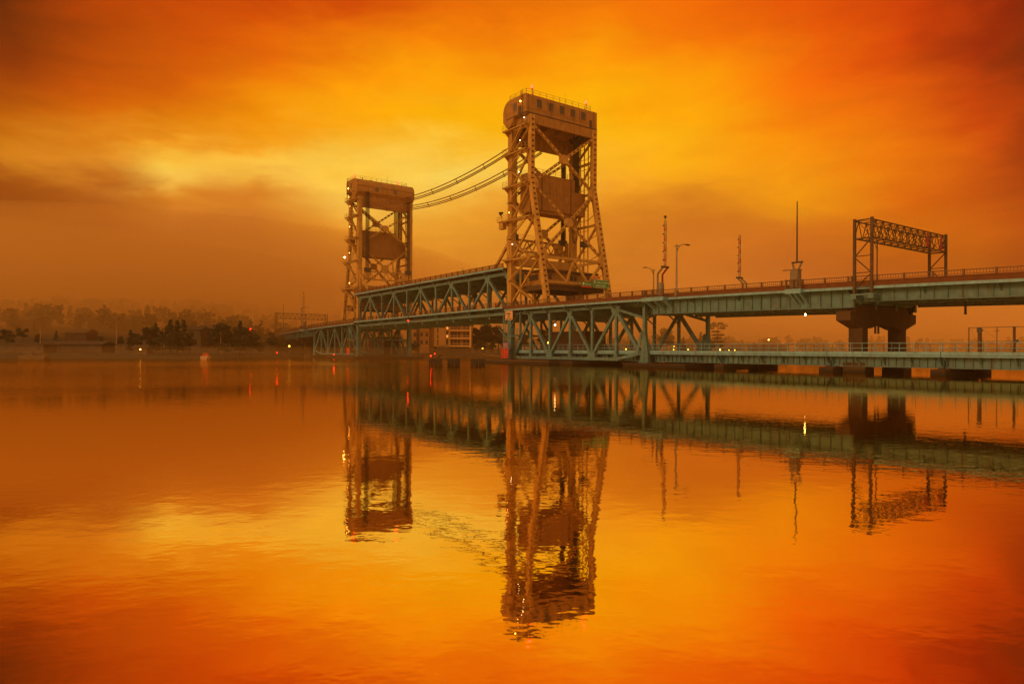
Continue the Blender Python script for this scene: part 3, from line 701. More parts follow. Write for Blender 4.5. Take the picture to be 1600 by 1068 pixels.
    for (xa, ya), (xb2, yb) in zip(pts, pts[1:]):
        ln = math.hypot(xb2-xa, yb-ya); k_ = max(1, round(ln / 1.75))
        for h in (.5, 1.0): m.beam((xa, ya, zt + h), (xb2, yb, zt + h), .045, .045)
        for i in range(k_): q = i / k_; x, y = xa + (xb2-xa)*q, ya + (yb-ya)*q; m.box(x-.03, x+.03, y-.03, y+.03, zt-.05, zt+1.02)
    T.part('roof_railing', m, GALV)
    T.part('antenna', MB().tube([(5, 11, zt), (5, 11, zt + 3.6)], .025, 5).tube([(4.6, 2.5, zt), (4.6, 2.5, zt + 1.5)], .12, 6), DARK)
    # counterweight
    m = MB(); m.box(2.6, 5.9, 1.0, 13.1, 31.5, 38.9); m.box(2.6, 5.75, 13.1, 16.2, 31.5, 36.4); m.box(5.9, 5.98, 4.0, 12.0, 31.5, 38.85)
    m.box(2.5, 5.7, .95, 13.1, 30.9, 31.5)
    CW = T.part('counterweight', m, TANW)
    rv = MB()
    for k in range(30):
        z = 31.7 + k * .245
        for y in (4.15, 11.85): rv.box(5.98, 6.02, y-.06, y+.06, z, z+.12); rv.box(2.56, 2.6, y-.06, y+.06, z, z+.12)
    rv.box(5.98, 6.02, 3.98, 4.06, 31.5, 38.8); rv.box(5.98, 6.02, 11.94, 12.02, 31.5, 38.8)
    T.part('rivet_row', rv, RUSTM, CW)
    ps = MB()
    for y in (6.0, 8.0, 10.0): ps.box(5.98, 5.995, y-.02, y+.02, 31.5, 38.8)
    ps.box(5.98, 5.995, 4.1, 11.9, 35.1, 35.14); ps.box(5.9, 5.92, 1.1, 3.9, 35.1, 35.14); ps.box(5.75, 5.77, 13.1, 16.2, 33.8, 33.84)
    T.part('plate_seam', ps, RUSTM, CW)
    m = MB()
    for y0, y1 in ((1.2, 12.8),):
        for h in (.5, 1.0): m.beam((5.7, y0, 38.9 + h), (5.7, y1, 38.9 + h), .04, .04); m.beam((2.8, y0, 38.9 + h), (2.8, y1, 38.9 + h), .04, .04)
        for i in range(8): y = y0 + (y1-y0)*i/7; m.box(5.67, 5.73, y-.03, y+.03, 38.9, 39.95); m.box(2.77, 2.83, y-.03, y+.03, 38.9, 39.95)
    for h in (.5, 1.0): m.beam((5.5, 13.3, 36.4 + h), (5.5, 16.1, 36.4 + h), .04, .04)
    T.part('counterweight_railing', m, TAN, CW)
    # rope curtains: thin wires side by side
    def ropes(x, ys, z0, z1, nm_):
        m = MB(); y = ys[0]
        while y <= ys[1]: m.box(x-.05, x+.05, y-.045, y+.045, z0, z1); m.box(x+.12, x+.2, y+.04, y+.13, z0, z1); y += .19
        return T.part(nm_, m, ROPE)
    ropes(-.75, (1.25, 2.45), 26.9, 50.0, 'span_rope'); ropes(-.75, (14.9, 16.1), 26.9, 50.0, 'span_rope')
    ropes(5.0, (1.3, 2.7), 39.0, 50.0, 'counterweight_rope'); ropes(4.9, (13.4, 15.2), 36.5, 50.0, 'counterweight_rope')
    m = MB().box(-1.25, -.35, .9, 2.8, 25.9, 27.1).box(-1.25, -.35, 14.5, 16.4, 25.9, 27.1); T.part('rope_socket', m, DARK)
    # hanging compensating cable loop beneath the counterweight
    m = MB()
    for y0, y1 in ((12.6, 15.0), (12.9, 15.3)):
        pts = [(5.0, y0 + (y1-y0)*i/10, 31.0 - 5.4*(1 - ((i-5)/5)**2)) for i in range(11)]; m.tube(pts, .07, 5)
    T.part('cable_loop', m, ROPE)
    # side stairs: platforms, flights, railings on the near side
    lv = LEV + [12.2]
    ys0, ys1 = -1.75, -.62
    for i, z in enumerate(LEV):
        xe = lx(z) + (.2 if near else .6); m = MB(); m.box(.0, xe, ys0, ys1, z-.06, z+.02); m.box(.0, xe, ys0, ys0+.08, z-.3, z+.02); m.box(-.02, .08, ys0, ys1, z-.3, z+.02)
        m.prism([(ys0, z-.3), (ys1, z-1.25), (ys1, z-.3)], 'x', .5, .62); m.prism([(ys0, z-.3), (ys1, z-1.25), (ys1, z-.3)], 'x', xe-.6, xe-.48)
        P_ = T.part('stair_landing', m, TAN)
        r_ = MB()
        for h in (.55, 1.1): r_.beam((0, ys0+.03, z+h), (xe, ys0+.03, z+h), .04, .04); r_.beam((.03, ys0, z+h), (.03, ys1, z+h), .04, .04); r_.beam((xe, ys0, z+h), (xe, ys1, z+h), .04, .04)
        k_ = 6
        for j in range(k_ + 1): x = xe * j / k_; r_.box(x-.025, x+.025, ys0, ys0+.05, z, z+1.1)
        T.part('landing_railing', r_, TAN, P_)
        z2 = lv[i+1]; nf = 2 if z - z2 > 5.5 else 1
        m = MB()
        for k in range(nf):
            za, zb = z - (z-z2)*k/nf, z - (z-z2)*(k+1)/nf
            xa, xb3 = (lx(z)-1.0, 1.9)
            ya = ys0 + .1 + (.0 if k % 2 == 0 else .5)
            if k % 2: xa, xb3 = xb3, xa
            for yy in (ya, ya+.55): m.beam((xa, yy, za), (xb3, yy, zb), .05, .22)
            ns = int((za - zb) / .27)
            for s_ in range(ns): q = (s_+.5)/ns; x = xa + (xb3-xa)*q; m.box(x-.13, x+.13, ya, ya+.55, za + (zb-za)*q - .02, za + (zb-za)*q + .03)
            m.beam((xa, ya, za+.95), (xb3, ya, zb+.95), .04, .04); m.beam((xa, ya, za+.5), (xb3, ya, zb+.5), .03, .03)
            if nf == 2 and k == 0: m.box(1.4, 2.4, ys0, ys1, zb-.05, zb+.02)
        T.part('stair_flight', m, TAN)
    # caged ladder and conduit pipes on the far side
    m = MB()
    for x in (2.7, 3.9, 5.2): m.box(x-.09, x+.09, 17.5, 17.68, 11.9, 48.1)
    for k in range(16): z = 13 + k * 2.25; m.beam((2.7, 17.6, z), (5.2, 17.6, z), .07, .09)
    for k in range(8): z = 13 + k * 4.5; m.beam((5.2, 17.6, z), (lx(z), 17.3, z + 1.5), .1, .12)
    for k in range(55): z = 12.4 + k*.65; m.box(3.9, 4.5, 17.55, 17.6, z, z+.04)
    T.part('ladder_rack', m, TAN)
    m = MB(); m.box(4.3, 5.9, 16.0, 17.5, 25.1, 26.3); T.part('junction_cabinet', m, DARK)
    if near:
        # searchlight platform
        m = MB(); m.box(-2.0, .3, -1.7, -.2, 29.35, 29.45); m.box(-1.7, -.3, -1.4, -.4, 27.9, 29.3)
        for h in (.5, 1.0): m.beam((-2.0, -1.68, 29.45+h), (.3, -1.68, 29.45+h), .04, .04); m.beam((-1.98, -1.7, 29.45+h), (-1.98, -.2, 29.45+h), .04, .04)
        for x in (-1.98, -1.2, -.4): m.box(x-.03, x+.03, -1.7, -1.64, 29.4, 30.5)
        m.beam((-3.2, -1, 30.0), (-2.0, -1, 29.4), .06, .06)
        T.part('searchlight_platform', m, TAN)
        T.part('horn', MB().tube([(-1.4, -1, 30.3), (-1.4, -1, 31.0)], .1, 8).tube([(-1.55, -1.3, 31.2), (-1.3, -.6, 31.5)], [.42, .18], 10), DARK)
        lit = [((6.15, -1.75, 52.6), .15, L_WARM), ((5.9, -.6, 49.6), .08, L_WHITE), ((5.4, -1.2, 45.0), .075, L_WHITE), ((5.0, -1.2, 38.7), .075, L_WHITE), ((2.9, -1.2, 24.3), .08, L_WHITE), ((2.8, -2.0, 30.7), .09, L_WARM)]
    else:
        lit = [((7.6, -1.9, 30.8), .26, L_HOT), ((5.8, -1.6, 51.6), .16, L_WARM), ((5.6, -1.2, 46.2), .09, L_WARM), ((5.6, -1.2, 40.0), .1, L_WARM), ((5.6, -1.2, 32.0), .1, L_WARM), ((5.5, -1.2, 22.8), .13, L_WARM), ((5.6, -1.5, 49.0), .09, L_WARM)]
    for c, r_, mm in lit:
        m = MB().ball(c, r_, 8); lo = T.part('lamp', m, mm)
        T.part('lamp_bracket', MB().box(c[0]-.04, c[0]+.04, c[1]+r_, c[1]+r_+.35, c[2]+r_-.02, c[2]+r_+.06), DARK, lo)
    for y in (.9, 15.6):
        b_ = T.part('beacon', MB().tube([(6.6, y, zt), (6.6, y, zt + 1.5)], .07, 6).tube([(6.6, y, zt+1.5), (6.6, y, zt+1.62)], .2, 8), DARK)
        T.part('beacon_lens', MB().tube([(6.6, y, zt+1.62), (6.6, y, zt+2.1)], .25, 8).ball((6.6, y, zt+2.15), .22, 8), L_RED, b_)
    # control house above the road inside the tower
    m = MB(); m.box(3.2, 9.8, 1.6, 15.6, 15.7, 18.3); CH_ = T.part('control_house', m, TANH)
    T.part('roof', MB().box(2.8, 10.3, 1.2, 16.0, 18.3, 18.75), RUSTM, CH_)
    T.part('walkway', MB().box(2.5, 11.6, .7, 16.3, 14.6, 15.6), RUSTM, CH_)
    for y in (3.2, 8.9, 9.9, 13.5):
        T.part('window', MB().box(9.8, 9.84, y-.42, y+.42, 16.7, 17.9), GLASS, CH_)
    T.part('window', MB().box(5.0, 8.0, 1.56, 1.6, 16.7, 17.9), GLASS, CH_)
    m = MB()
    for h in (.5, 1.0): m.beam((11.4, .8, 15.6+h), (11.4, 16.2, 15.6+h), .05, .05)
    for k in range(9): y = .9 + k*1.9; m.box(11.37, 11.43, y-.03, y+.03, 15.6, 16.6)
    T.part('walkway_railing', m, TAN, CH_)
    T.part('column', MB().box(4.2, 4.9, 14.0, 14.7, 11.2, 14.6).box(4.2, 4.9, 3.0, 3.6, 11.2, 14.6).box(9.0, 9.6, 11.3, 12.0, 11.2, 14.6), TAN)
    # machinery room and lower framing on the pier, under the road
    T.part('machinery_room', MB().box(3.5, 14, 9.0, 14.6, .8, 6.2).box(3.2, 14.3, 8.7, 14.9, 6.2, 6.5), RUSTM)
    m = MB()
    for y in (2.4, 5.2, 8.0, 10.8, 13.6): m.laced((1.0, y, .9), (1.0, y, 9.9), .35, .4, pitch=1.2)
    for y in (2.4, 8.0): m.laced((1.0, y, 9.6), (1.0, y+5.5, 1.2), .35, .4, pitch=1.2)
    m.beam((1, .3, 5.6), (1, 16.4, 5.6), .3, .35); m.beam((lx(12), .3, 9.0), (lx(12), 16.4, 9.0), .4, 1.2)
    T.part('lower_framing', m, TEAL)
    return T
tw = tower(None, False, True)
tower(mir, True, False)

# ------------------------------------------------------------------ power cables slung between the towers
for (y, ze, zm, lab) in ((3.0, 46.6, 43.2, 'upper bundle of three sagging cables with spacers between the towers'), (8.5, 45.8, 42.3, 'lower bundle of three sagging cables with spacers between the towers')):
    T = Thing('cable_bundle', lab, 'cable', (-38, y, zm), 'cable bundles between the towers')
    def cz(x): u = (x + 38) / 38.3; return zm + (ze - zm) * u * u
    for k, (dy, dz_) in enumerate(((-.3, .5), (.25, 0), (.0, -.55))):
        T.part('cable', MB().tube([(x, y + dy, cz(x) + dz_) for x in [-76.6 + 76.9 * i / 40 for i in range(41)]], .12, 6), CABLE)
    m = MB()
    for x in (-62, -50, -38, -26, -14): m.beam((x, y-.35, cz(x)+.62), (x, y+.35, cz(x)-.65), .12, .12)
    T.part('spacer', m, DARK)

# ------------------------------------------------------------------ lettering
def text(s, h, pos, right, upv, m, nrm, width=None):
    c = D.curves.new('txt', 'FONT'); c.body = s; c.size = 1; c.extrude = .01; o = D.objects.new('txt', c); COL.objects.link(o)
    dg = bpy.context.evaluated_depsgraph_get(); me = D.meshes.new_from_object(o.evaluated_get(dg)); D.objects.remove(o); D.curves.remove(c)
    xs = [v.co.x for v in me.vertices]; ys = [v.co.y for v in me.vertices]; w = max(xs) - min(xs); hh = max(ys) - min(ys)
    sy = h / hh; sx = (width / w) if width else sy
    mb = MB(); P, R_, U_, Nn = Vector(pos), Vector(right), Vector(upv), Vector(nrm)
    mb.add([P + R_ * ((v.co.x - min(xs)) * sx) + U_ * ((v.co.y - min(ys)) * sy) + Nn * (v.co.z * 1.0) for v in me.vertices], [tuple(p.vertices) for p in me.polygons])
    D.meshes.remove(me); return mb
XS = 13.35
T = Thing('road_sign', 'large green road sign reading Lake Linden right lane on near tower portal', 'road sign', (XS, 13.7, 15.4), 'signs on the near tower portal')
pn = T.part('sign_panel', MB().box(XS, XS+.06, 11.5, 15.95, 15.42, 17.1), SIGNG)
T.part('sign_border', MB().box(XS+.06, XS+.07, 11.56, 15.89, 17.0, 17.04).box(XS+.06, XS+.07, 11.56, 15.89, 15.48, 15.52).box(XS+.06, XS+.07, 11.56, 11.6, 15.48, 17.04).box(XS+.06, XS+.07, 15.85, 15.89, 15.48, 17.04), SIGNW, pn)
T.part('route_marker', MB().prism([(12.05, 16.2), (12.35, 16.58), (12.05, 16.96), (11.75, 16.58)], 'x', XS+.06, XS+.08), SIGNW, pn)
T.part('route_marker_core', MB().prism([(12.05, 16.4), (12.19, 16.58), (12.05, 16.76), (11.91, 16.58)], 'x', XS+.08, XS+.09), DARK, pn)
T.part('lettering', text('Lake Linden', .42, (XS+.07, 12.65, 16.35), (0,1,0), (0,0,1), SIGNW, (1,0,0), 3.05), SIGNW, pn)
T.part('lettering', text('RIGHT LANE', .40, (XS+.07, 12.3, 15.68), (0,1,0), (0,0,1), SIGNW, (1,0,0), 2.75), SIGNW, pn)
T.part('bracket', MB().box(12.1, XS, 12.2, 12.3, 15.6, 15.75).box(12.1, XS, 15.0, 15.1, 15.6, 15.75), DARK)
T = Thing('road_sign', 'small green road sign with a red bottom strip beside the large green one', 'road sign', (XS, 9.9, 15.3), 'signs on the near tower portal')
pn = T.part('sign_panel', MB().box(XS, XS+.06, 8.4, 11.3, 15.62, 16.45), SIGNG)
T.part('red_strip', MB().box(XS, XS+.065, 8.4, 11.3, 15.32, 15.6), SIGNR)
T.part('route_marker', MB().prism([(8.75, 15.85), (8.95, 15.72), (9.15, 15.85), (9.15, 16.32), (8.75, 16.32)], 'x', XS+.06, XS+.07), SIGNW, pn)
T.part('lettering', text('Hancock', .34, (XS+.07, 9.35, 15.85), (0,1,0), (0,0,1), SIGNW, (1,0,0), 1.7), SIGNW, pn)
T.part('bracket', MB().box(12.1, XS, 9.2, 9.3, 15.5, 15.65), DARK)
T = Thing('lane_sign', 'pair of orange boards mounted above the large green road sign', 'sign', (XS, 12.6, 17.2), 'signs on the near tower portal')
T.part('sign_board', MB().box(XS-.1, XS-.04, 11.4, 12.55, 17.18, 17.85), SIGNO); T.part('sign_board', MB().box(XS-.1, XS-.04, 12.65, 13.75, 17.18, 17.85), SIGNO)
T.part('arrow', MB().prism([(11.7, 17.5), (12.0, 17.7), (12.0, 17.55), (12.3, 17.55), (12.3, 17.45), (12.0, 17.45), (12.0, 17.3)], 'x', XS-.04, XS-.03), DARK)
T.part('arrow', MB().prism([(12.9, 17.5), (13.15, 17.7), (13.15, 17.55), (13.45, 17.55), (13.45, 17.45), (13.15, 17.45), (13.15, 17.3)], 'x', XS-.04, XS-.03), DARK)
T.part('bracket', MB().box(XS-.5, XS-.1, 12.5, 12.7, 17.0, 17.9), DARK)
T = Thing('notice_sign', 'little green sign under the control house window on near tower', 'sign', (11.5, 9.0, 15.7), 'signs on the near tower portal')
T.part('sign_panel', MB().box(11.47, 11.53, 8.6, 9.5, 15.75, 16.6), SIGNG); T.part('post', MB().box(11.4, 11.46, 9.0, 9.1, 15.6, 16.6), DARK)

def bars(mb, x0, x1, y, rows):
    for z, segs in rows:
        for a, b in segs: mb.box(x0 + (x1-x0)*a, x0 + (x1-x0)*b, y - .02, y, z - .07, z + .07)
    return mb
T = Thing('clearance_board', 'tan clearance board hung under the road edge at the near tower', 'sign', (2.9, -1.95, 9.4), 'boards on the near tower pier')
T.part('board', MB().box(1.7, 4.2, -2.02, -1.94, 8.75, 10.55), SIGNT)
T.part('marking', bars(MB(), 1.7, 4.2, -2.02, [(10.1, [(.1, .62)]), (9.9, [(.3, .75)]), (9.55, [(.35, .6)]), (9.3, [(.4, .55)]), (9.0, [(.12, .4), (.45, .85)])]), DARK)
T = Thing('navigation_sign', 'dark blue board above the red one at the near tower pier', 'sign', (1.9, -2.3, 2.6), 'boards on the near tower pier')
T.part('board', MB().box(1.2, 3.3, -2.3, -2.22, 2.95, 4.15), SIGNB); T.part('marking', bars(MB(), 1.2, 3.3, -2.3, [(3.9, [(.1, .5), (.6, .9)]), (3.55, [(.15, .8)]), (3.2, [(.1, .4), (.5, .9)])]), SIGNO)
T.part('post', MB().box(2.1, 2.3, -2.2, -2.0, .7, 4.2), DARK)
T = Thing('navigation_sign', 'bright orange red warning board standing at the near tower pier', 'sign', (1.9, -2.5, .7), 'boards on the near tower pier')
T.part('board', MB().box(1.0, 3.35, -2.5, -2.42, .95, 2.9), SIGNR); T.part('marking', bars(MB(), 1.0, 3.35, -2.5, [(2.55, [(.1, .5), (.6, .9)]), (2.1, [(.15, .35)]), (1.85, [(.1, .3), (.5, .85)]), (1.35, [(.15, .45), (.55, .85)])]), DARK)
T.part('post', MB().box(1.5, 1.65, -2.4, -2.28, .7, 2.9).box(2.7, 2.85, -2.4, -2.28, .7, 2.9), DARK)
T = Thing('warning_sign', 'small faded orange board at the foot of the far tower', 'sign', (-78.5, -2.3, 2))
T.part('board', MB().box(-80.2, -78.2, -2.5, -2.42, 1.1, 3.1), SIGNR); T.part('post', MB().box(-79.3, -79.1, -2.4, -2.2, .7, 3.0), DARK)
T.o['category'] = 'sign'

# ------------------------------------------------------------------ street lamps, gates, gantries
def lamp_post(x, y, arm, label, tf=None, flip=False, base=11.6, top=19.2, prof=zr):
    b = base
    T = Thing('street_lamp', label, 'street lamp', (x, y, b), 'street lamps on the bridge', tf, flip)
    T.part('pole', MB().tube([(x, y, b - .6), (x, y, b + .5), (x, y, top)], [.2, .15, .1], 8).box(x-.22, x+.22, y-.22, y+.22, b-.7, b+.2), GALV)
    T.part('arm', MB().tube([(x, y, top - 1.3), (x, y + arm*.35, top - .55), (x, y + arm*.85, top - .1), (x, y + arm*1.5, top + .12), (x, y + arm*2.2, top + .12)], .06, 6).tube([(x, y, top - .35), (x, y + arm*.8, top - .15)], .035, 5), GALV)
    T.part('crossbar', MB().beam((x - .5, y, top - .3), (x + .5, y, top - .3), .06, .06).beam((x, y - .3, top - .3), (x, y + .3, top - .3), .05, .05), DARK)
    T.part('lamp_head', MB().prism([(y + arm*2.05, top + .05), (y + arm*2.05, top + .2), (y + arm*2.5, top + .22), (y + arm*3.0, top + .12), (y + arm*2.95, top + .02)], 'x', x - .14, x + .14), DARK)
lamp_post(46.6, -1.9, 1, 'street lamp arching right from the road edge behind the first gate', top=18.9)
lamp_post(23.8, 18.1, -1, 'street lamp arching left just right of the near tower', base=12.0, top=18.7)
lamp_post(46.6, -1.9, 1, 'faint street lamp arching right, left of the far tower', mir, True, base=10.0, top=17.3)
lamp_post(23.8, 18.1, -1, 'fainter street lamp pole close to the far tower', mir, True, base=10.6, top=17.6)

def boom(T, x, y, z0, z1, twin=True, kink=1.0):
    """raised gate arm: crank yoke, crossbar, striped boom with small lamps"""
    n_ = 9; q = (z1 - z0) / n_
    for i in range(n_):
        m = MB(); a, b = z0 + q*i, z0 + q*(i+1)
        for dy in ((-.2, .2) if twin else (0,)): m.box(x-.05, x+.05, y+dy-.055, y+dy+.055, a, b)
        if twin: m.box(x-.04, x+.04, y-.2, y+.2, a+.1, a+.2)
        T.part('boom_section', m, REDP if i % 2 else WHP)
    m = MB()
    for i in range(5): m.ball((x - .1, y - .33*kink, z0 + q*1.2 + i*(z1 - z0)*.19), .12, 6)
    T.part('gate_lamp', m, DARK)
def gate_a(tf, flip, label, y, kink, sz=1, base=11.6, x=43.3, top=22.8, yoke=15.6, house=True, ball=True):
    T = Thing('barrier_gate', label, 'barrier gate', (x, y, base), 'raised traffic barrier gates', tf, flip)
    xb = x + 1.0*kink; z2 = yoke
    for dy in (-.55, .55):
        T.part('crank_arm', MB().beam((x, y+dy, base + .1), (x, y+dy, z2 - 1.0), .2, .22, up=(1,0,0)).beam((x, y+dy, z2 - 1.0), (xb, y+dy, z2 - .1), .2, .22), GALV if dy < 0 or not house else REDP)
    T.part('crossbar', MB().box(xb-.15, xb+.15, y-.8, y+.8, z2 - .12, z2 + .14), DARK)
    boom(T, xb, y, z2 + .15, top, True, 1)
    if ball: T.part('boom_light', MB().ball((xb, y, top + .62), .24, 8).tube([(xb, y, top), (xb, y, top + .5)], .05, 5), DARK)
    if house: T.part('housing', MB().tube([(x + .15, y, base - .4), (x + .15, y, base + 1.5)], .52, 12).ball((x + .15, y, base + 1.5), .5, 10, .35), GALV)
    w_ = MB()
    for dy in (-.8, .8): w_.tube([(xb, y+dy, z2 + .1), (xb, y + dy*.2, z2 + (top - z2)*.6)], .009, 4)
    T.part('stay_wire', w_, DARK)
gate_a(None, False, 'tall raised twin boom barrier gate on the platform, leftmost of the near three', -1.9, 1)
gate_a(None, False, 'shorter raised red barrier gate on the far road edge, middle of three', 17.2, -1, x=45.2, base=12.2, top=22.6, yoke=15.2, house=False, ball=False)
def gate_b(tf, flip, label, x=66.4, y=-1.9, base=11.2):
    T = Thing('barrier_gate', label, 'barrier gate', (x, y, base), 'raised traffic barrier gates', tf, flip)
    T.part('housing', MB().box(x-.6, x+.45, y-.45, y+.45, base - .4, base + 1.9).box(x-.7, x+.55, y-.52, y+.52, base + 1.9, base + 2.0), GALV)
    T.part('crank_arm', MB().beam((x-.3, y, base + 1.9), (x-.5, y, base + 2.8), .18, .2).beam((x+.3, y, base + 1.9), (x+.75, y, base + 2.9), .18, .2), GALV)
    T.part('crossbar', MB().box(x-.6, x+.9, y-.12, y+.12, base + 2.8, base + 3.0).box(x-1.9, x-.4, y-.05, y+.05, base + 1.95, base + 2.05), DARK)
    T.part('boom', MB().tube([(x + .1, y, base + 3.0), (x + .1, y, base + 7), (x + .1, y, base + 10.8)], [.11, .09, .06], 6), RUSTM)
    m = MB()
    for k in range(5): m.ball((x + .1, y - .12, base + 4.2 + k*1.5), .07, 6)
    T.part('gate_lamp', m, DARK)
    T.part('stay_wire', MB().tube([(x-1.7, y, base + 2.0), (x, y, base + 8)], .007, 4), DARK)
gate_b(None, False, 'thin single raised barrier boom, the tallest and rightmost of the near three')
def mir2(x, y, z): return (MX - x, y, z - 1.1)
gate_a(mir2, True, 'faint raised striped barrier gate rising behind the far sign gantry', -1.9, 1)
gate_a(mir2, True, 'faint slender barrier gate, further back beside the far gantry', 17.2, -1, x=45.2, base=12.2, top=21.6, yoke=15.2, house=False, ball=False)
def mir3(x, y, z): return (MX - x, y, z - 2.4)
gate_b(mir3, True, 'faint thin barrier boom on the left end of far approach')

def gantry(tf, flip, label, zoff=0.0, sig=True):
    tf0 = tf
    if zoff: tf = (lambda x, y, z: (tf0(x, y, z)[0], y, z + zoff))
    T = Thing('sign_gantry', label, 'gantry', (75, 8, 10), 'lattice gantries over the road', tf, flip)
    X0, X1, Y0, Y1, ZB, ZT = 74.05, 76.1, -2.0, 18.1, 16.15, 18.25
    for x in (X0, X1):
        for y in (Y0, Y1): T.part('leg', MB().box(x-.15, x+.15, y-.13, y+.13, 9.55 if y < 0 else 10.2, 18.5), RUSTM)
    for y in (Y0, Y1):
        m = MB(); zz = [16.1, 13.9, 11.9, 10.2]; s_ = 0
        for a, b in zip(zz, zz[1:]):
            xa, xb = (X1, X0) if s_ % 2 == 0 else (X0, X1); m.beam((xa, y, a), (xb, y, b), .1, .12); m.beam((X0, y, b + .1), (X1, y, b + .1), .08, .1); s_ += 1
        m.beam((X0, y, 16.1), (X1, y, 16.1), .14, .16); m.beam((X0, y, 18.3), (X1, y, 18.3), .12, .14); T.part('leg_bracing', m, RUSTM)
    m = MB(); n_ = 11; ys = [Y0 + (Y1 - Y0) * i / n_ for i in range(n_ + 1)]
    for x in (X0, X1):
        for z in (ZB, ZT): m.beam((x, Y0, z), (x, Y1, z), .12, .14)
    T.part('truss_chord', m, RUSTM)
    m = MB()
    for i in range(n_):
        a, b = ys[i], ys[i+1]; mid = (a + b) / 2
        for x in (X0, X1): m.beam((x, a, ZB), (x, mid, ZT), .07, .09); m.beam((x, mid, ZT), (x, b, ZB), .07, .09)
        for z in (ZB, ZT): m.beam((X0, a, z), (X1, b, z), .055, .06); m.beam((X0, a, z), (X1, a, z), .055, .06)
        m.beam((X0, mid, ZT), (X1, a, ZB), .05, .06); m.beam((X1, mid, ZT), (X0, b, ZB), .05, .06)
    T.part('truss_web', m, RUSTM)
    m = MB(); m.box(X0-.4, X1+.4, Y0-.25, Y0+.25, 9.3, 9.5); m.box(X0-.3, X0+.3, Y0-.2, -.3, 8.9, 9.3); m.box(X1-.3, X1+.3, Y0-.2, -.3, 8.9, 9.3)
    for x in (X0, X1): m.prism([(Y0-.2, 9.3), (-.3, 8.3), (-.3, 8.6), (-.3, 9.3)], 'x', x-.1, x+.1)
    T.part('bracket', m, TEAL)
    if sig:
        for y in (12.2, 16.2):
            s_ = T.part('traffic_signal', MB().box(X1+.1, X1+.4, y-.24, y+.24, 16.25, 17.35).box(X1+.1, X1+.22, y-.08, y+.08, 17.35, 18.3), REDP)
            T.part('signal_lens', MB().tube([(X1+.4, y, 17.08), (X1+.55, y, 17.08)], .16, 8).tube([(X1+.4, y, 16.55), (X1+.55, y, 16.55)], .16, 8), DARK, s_)
        T.part('drop_pole', MB().tube([(X0+.2, 3.1, 10.7), (X0+.2, 3.1, 16.1)], .07, 6).beam((X0+.2, 2.4, 16.1), (X0+.2, 3.1, 15.2), .05, .05), RUSTM)
    return T
gantry(None, False, 'rusty lattice gantry with two red signals over the road on the right')
gantry(mir, True, 'small hazy lattice gantry over the road left of the far tower', -1.75, False)

# ------------------------------------------------------------------ road piers
def hammerhead(x, label, tf=None, flip=False, top=8.55, foot=True):
    T = Thing('bridge_pier', label, 'pier', (x, 8, 0), 'concrete road piers', tf, flip)
    a, b = x - .95, x + .85
    arc = [(4.2 + 7.6 * i / 8, 5.55 + .55 * math.sin(math.pi * i / 8)) for i in range(9)]
    poly = [(-.9, top - 1.0), (-.9, 6.45), (2.1, 5.55)] + [(3.4, 5.5)] + arc + [(12.6, 5.5), (13.7, 5.55), (16.6, 6.45), (16.6, top - .9), (14.2, top - .9), (14.2, top - .2), (.4, top - .2), (.4, top - 1.0)]
    T.part('cap', MB().prism(poly, 'x', a, b), CONC)
    for y in (2.1, 12.4): T.part('column', MB().box(a + .02, b - .02, y, y + 1.35, -.6, 5.9), CONC)
    if foot:
        for y in (1.7, 11.9): T.part('footing', MB().box(a - .5, b + .5, y, y + 2.3, -1, 1.25), CONC)
    m = MB()
    for y in (0.9, 5.3, 10.8, 16.0): m.box(x-.7, x-.2, y-.3, y+.3, 7.5, 8.4); m.box(x+.2, x+.6, y-.3, y+.3, 7.5, 8.62)
    T.part('bearing', m, DARK)
    T.part('drain_pipe', MB().tube([(x+.7, 5.6, 4.9), (x+.7, 5.6, 6.6)], .13, 6).tube([(x+.7, 6.4, 4.9), (x+.7, 6.4, 6.6)], .13, 6), DARK)
hammerhead(72.15, 'massive dark concrete hammerhead pier under the road on the right')
hammerhead(104, 'concrete hammerhead pier beyond the right edge of view')
def mir4(x, y, z): return (MX - x, y, z - .9)
hammerhead(72.6, 'hazy hammerhead pier under the far gantry', mir4, True)
def mir5(x, y, z): return (MX - x, y, z - 2.2)
hammerhead(88, 'faint pier under the far approach near the shore', mir5, True)
hammerhead(54, 'hazy pier just left of the far truss span', mir4, True)
for x, y in ((84.0, 2.0), (90.4, 2.0)):
    pass

# tower and truss piers
def lowpier(name, x0, x1, y0, y1, zt, label, tf=None, m_=CONCR):
    T = Thing('pier_base', label, 'pier', ((x0 + x1)/2, (y0 + y1)/2, 0), 'low concrete pier bases at the waterline', tf, bool(tf))
    T.part('concrete_block', MB().box(x0, x1, y0, y1, -1.2, zt), m_)
    T.part('capping', MB().box(x0 - .12, x1 + .12, y0 - .12, y1 + .12, zt, zt + .16), m_)
    return T
lowpier('', -3.5, 24.0, -3.2, 19.5, .42, 'long low concrete base under the near tower')
T = Thing('fender_wall', 'dark low timber fender running in front of the near tower base', 'fender', (8, -9, 0))
m = MB()
for i in range(62): x = -1.5 + i*.36; m.box(x-.15, x+.15, -5.9, -5.6, -1, .78 + .04*math.sin(i*2.1))
T.part('timber_pile', m, WOODP); T.part('wale', MB().box(-1.8, 20.8, -6.02, -5.9, .45, .7), RUSTM)
T.part('fill', MB().box(-1.5, 20.5, -5.6, -3.4, -1, .55), CONCR)
lowpier('', 35.6, 48.5, -2.2, 18.5, .40, 'low concrete base under the right end of the near truss')
lowpier('', -3.5, 20.0, -3.2, 19.5, .45, 'hazy low base under the far tower', mir)
lowpier('', 36.5, 42.5, -2.2, 18.5, .40, 'hazy low base under the left end of the far truss', mir)
lowpier('', 23.0, 26.5, 12, 16, .5, 'small dark block between the two near bases')

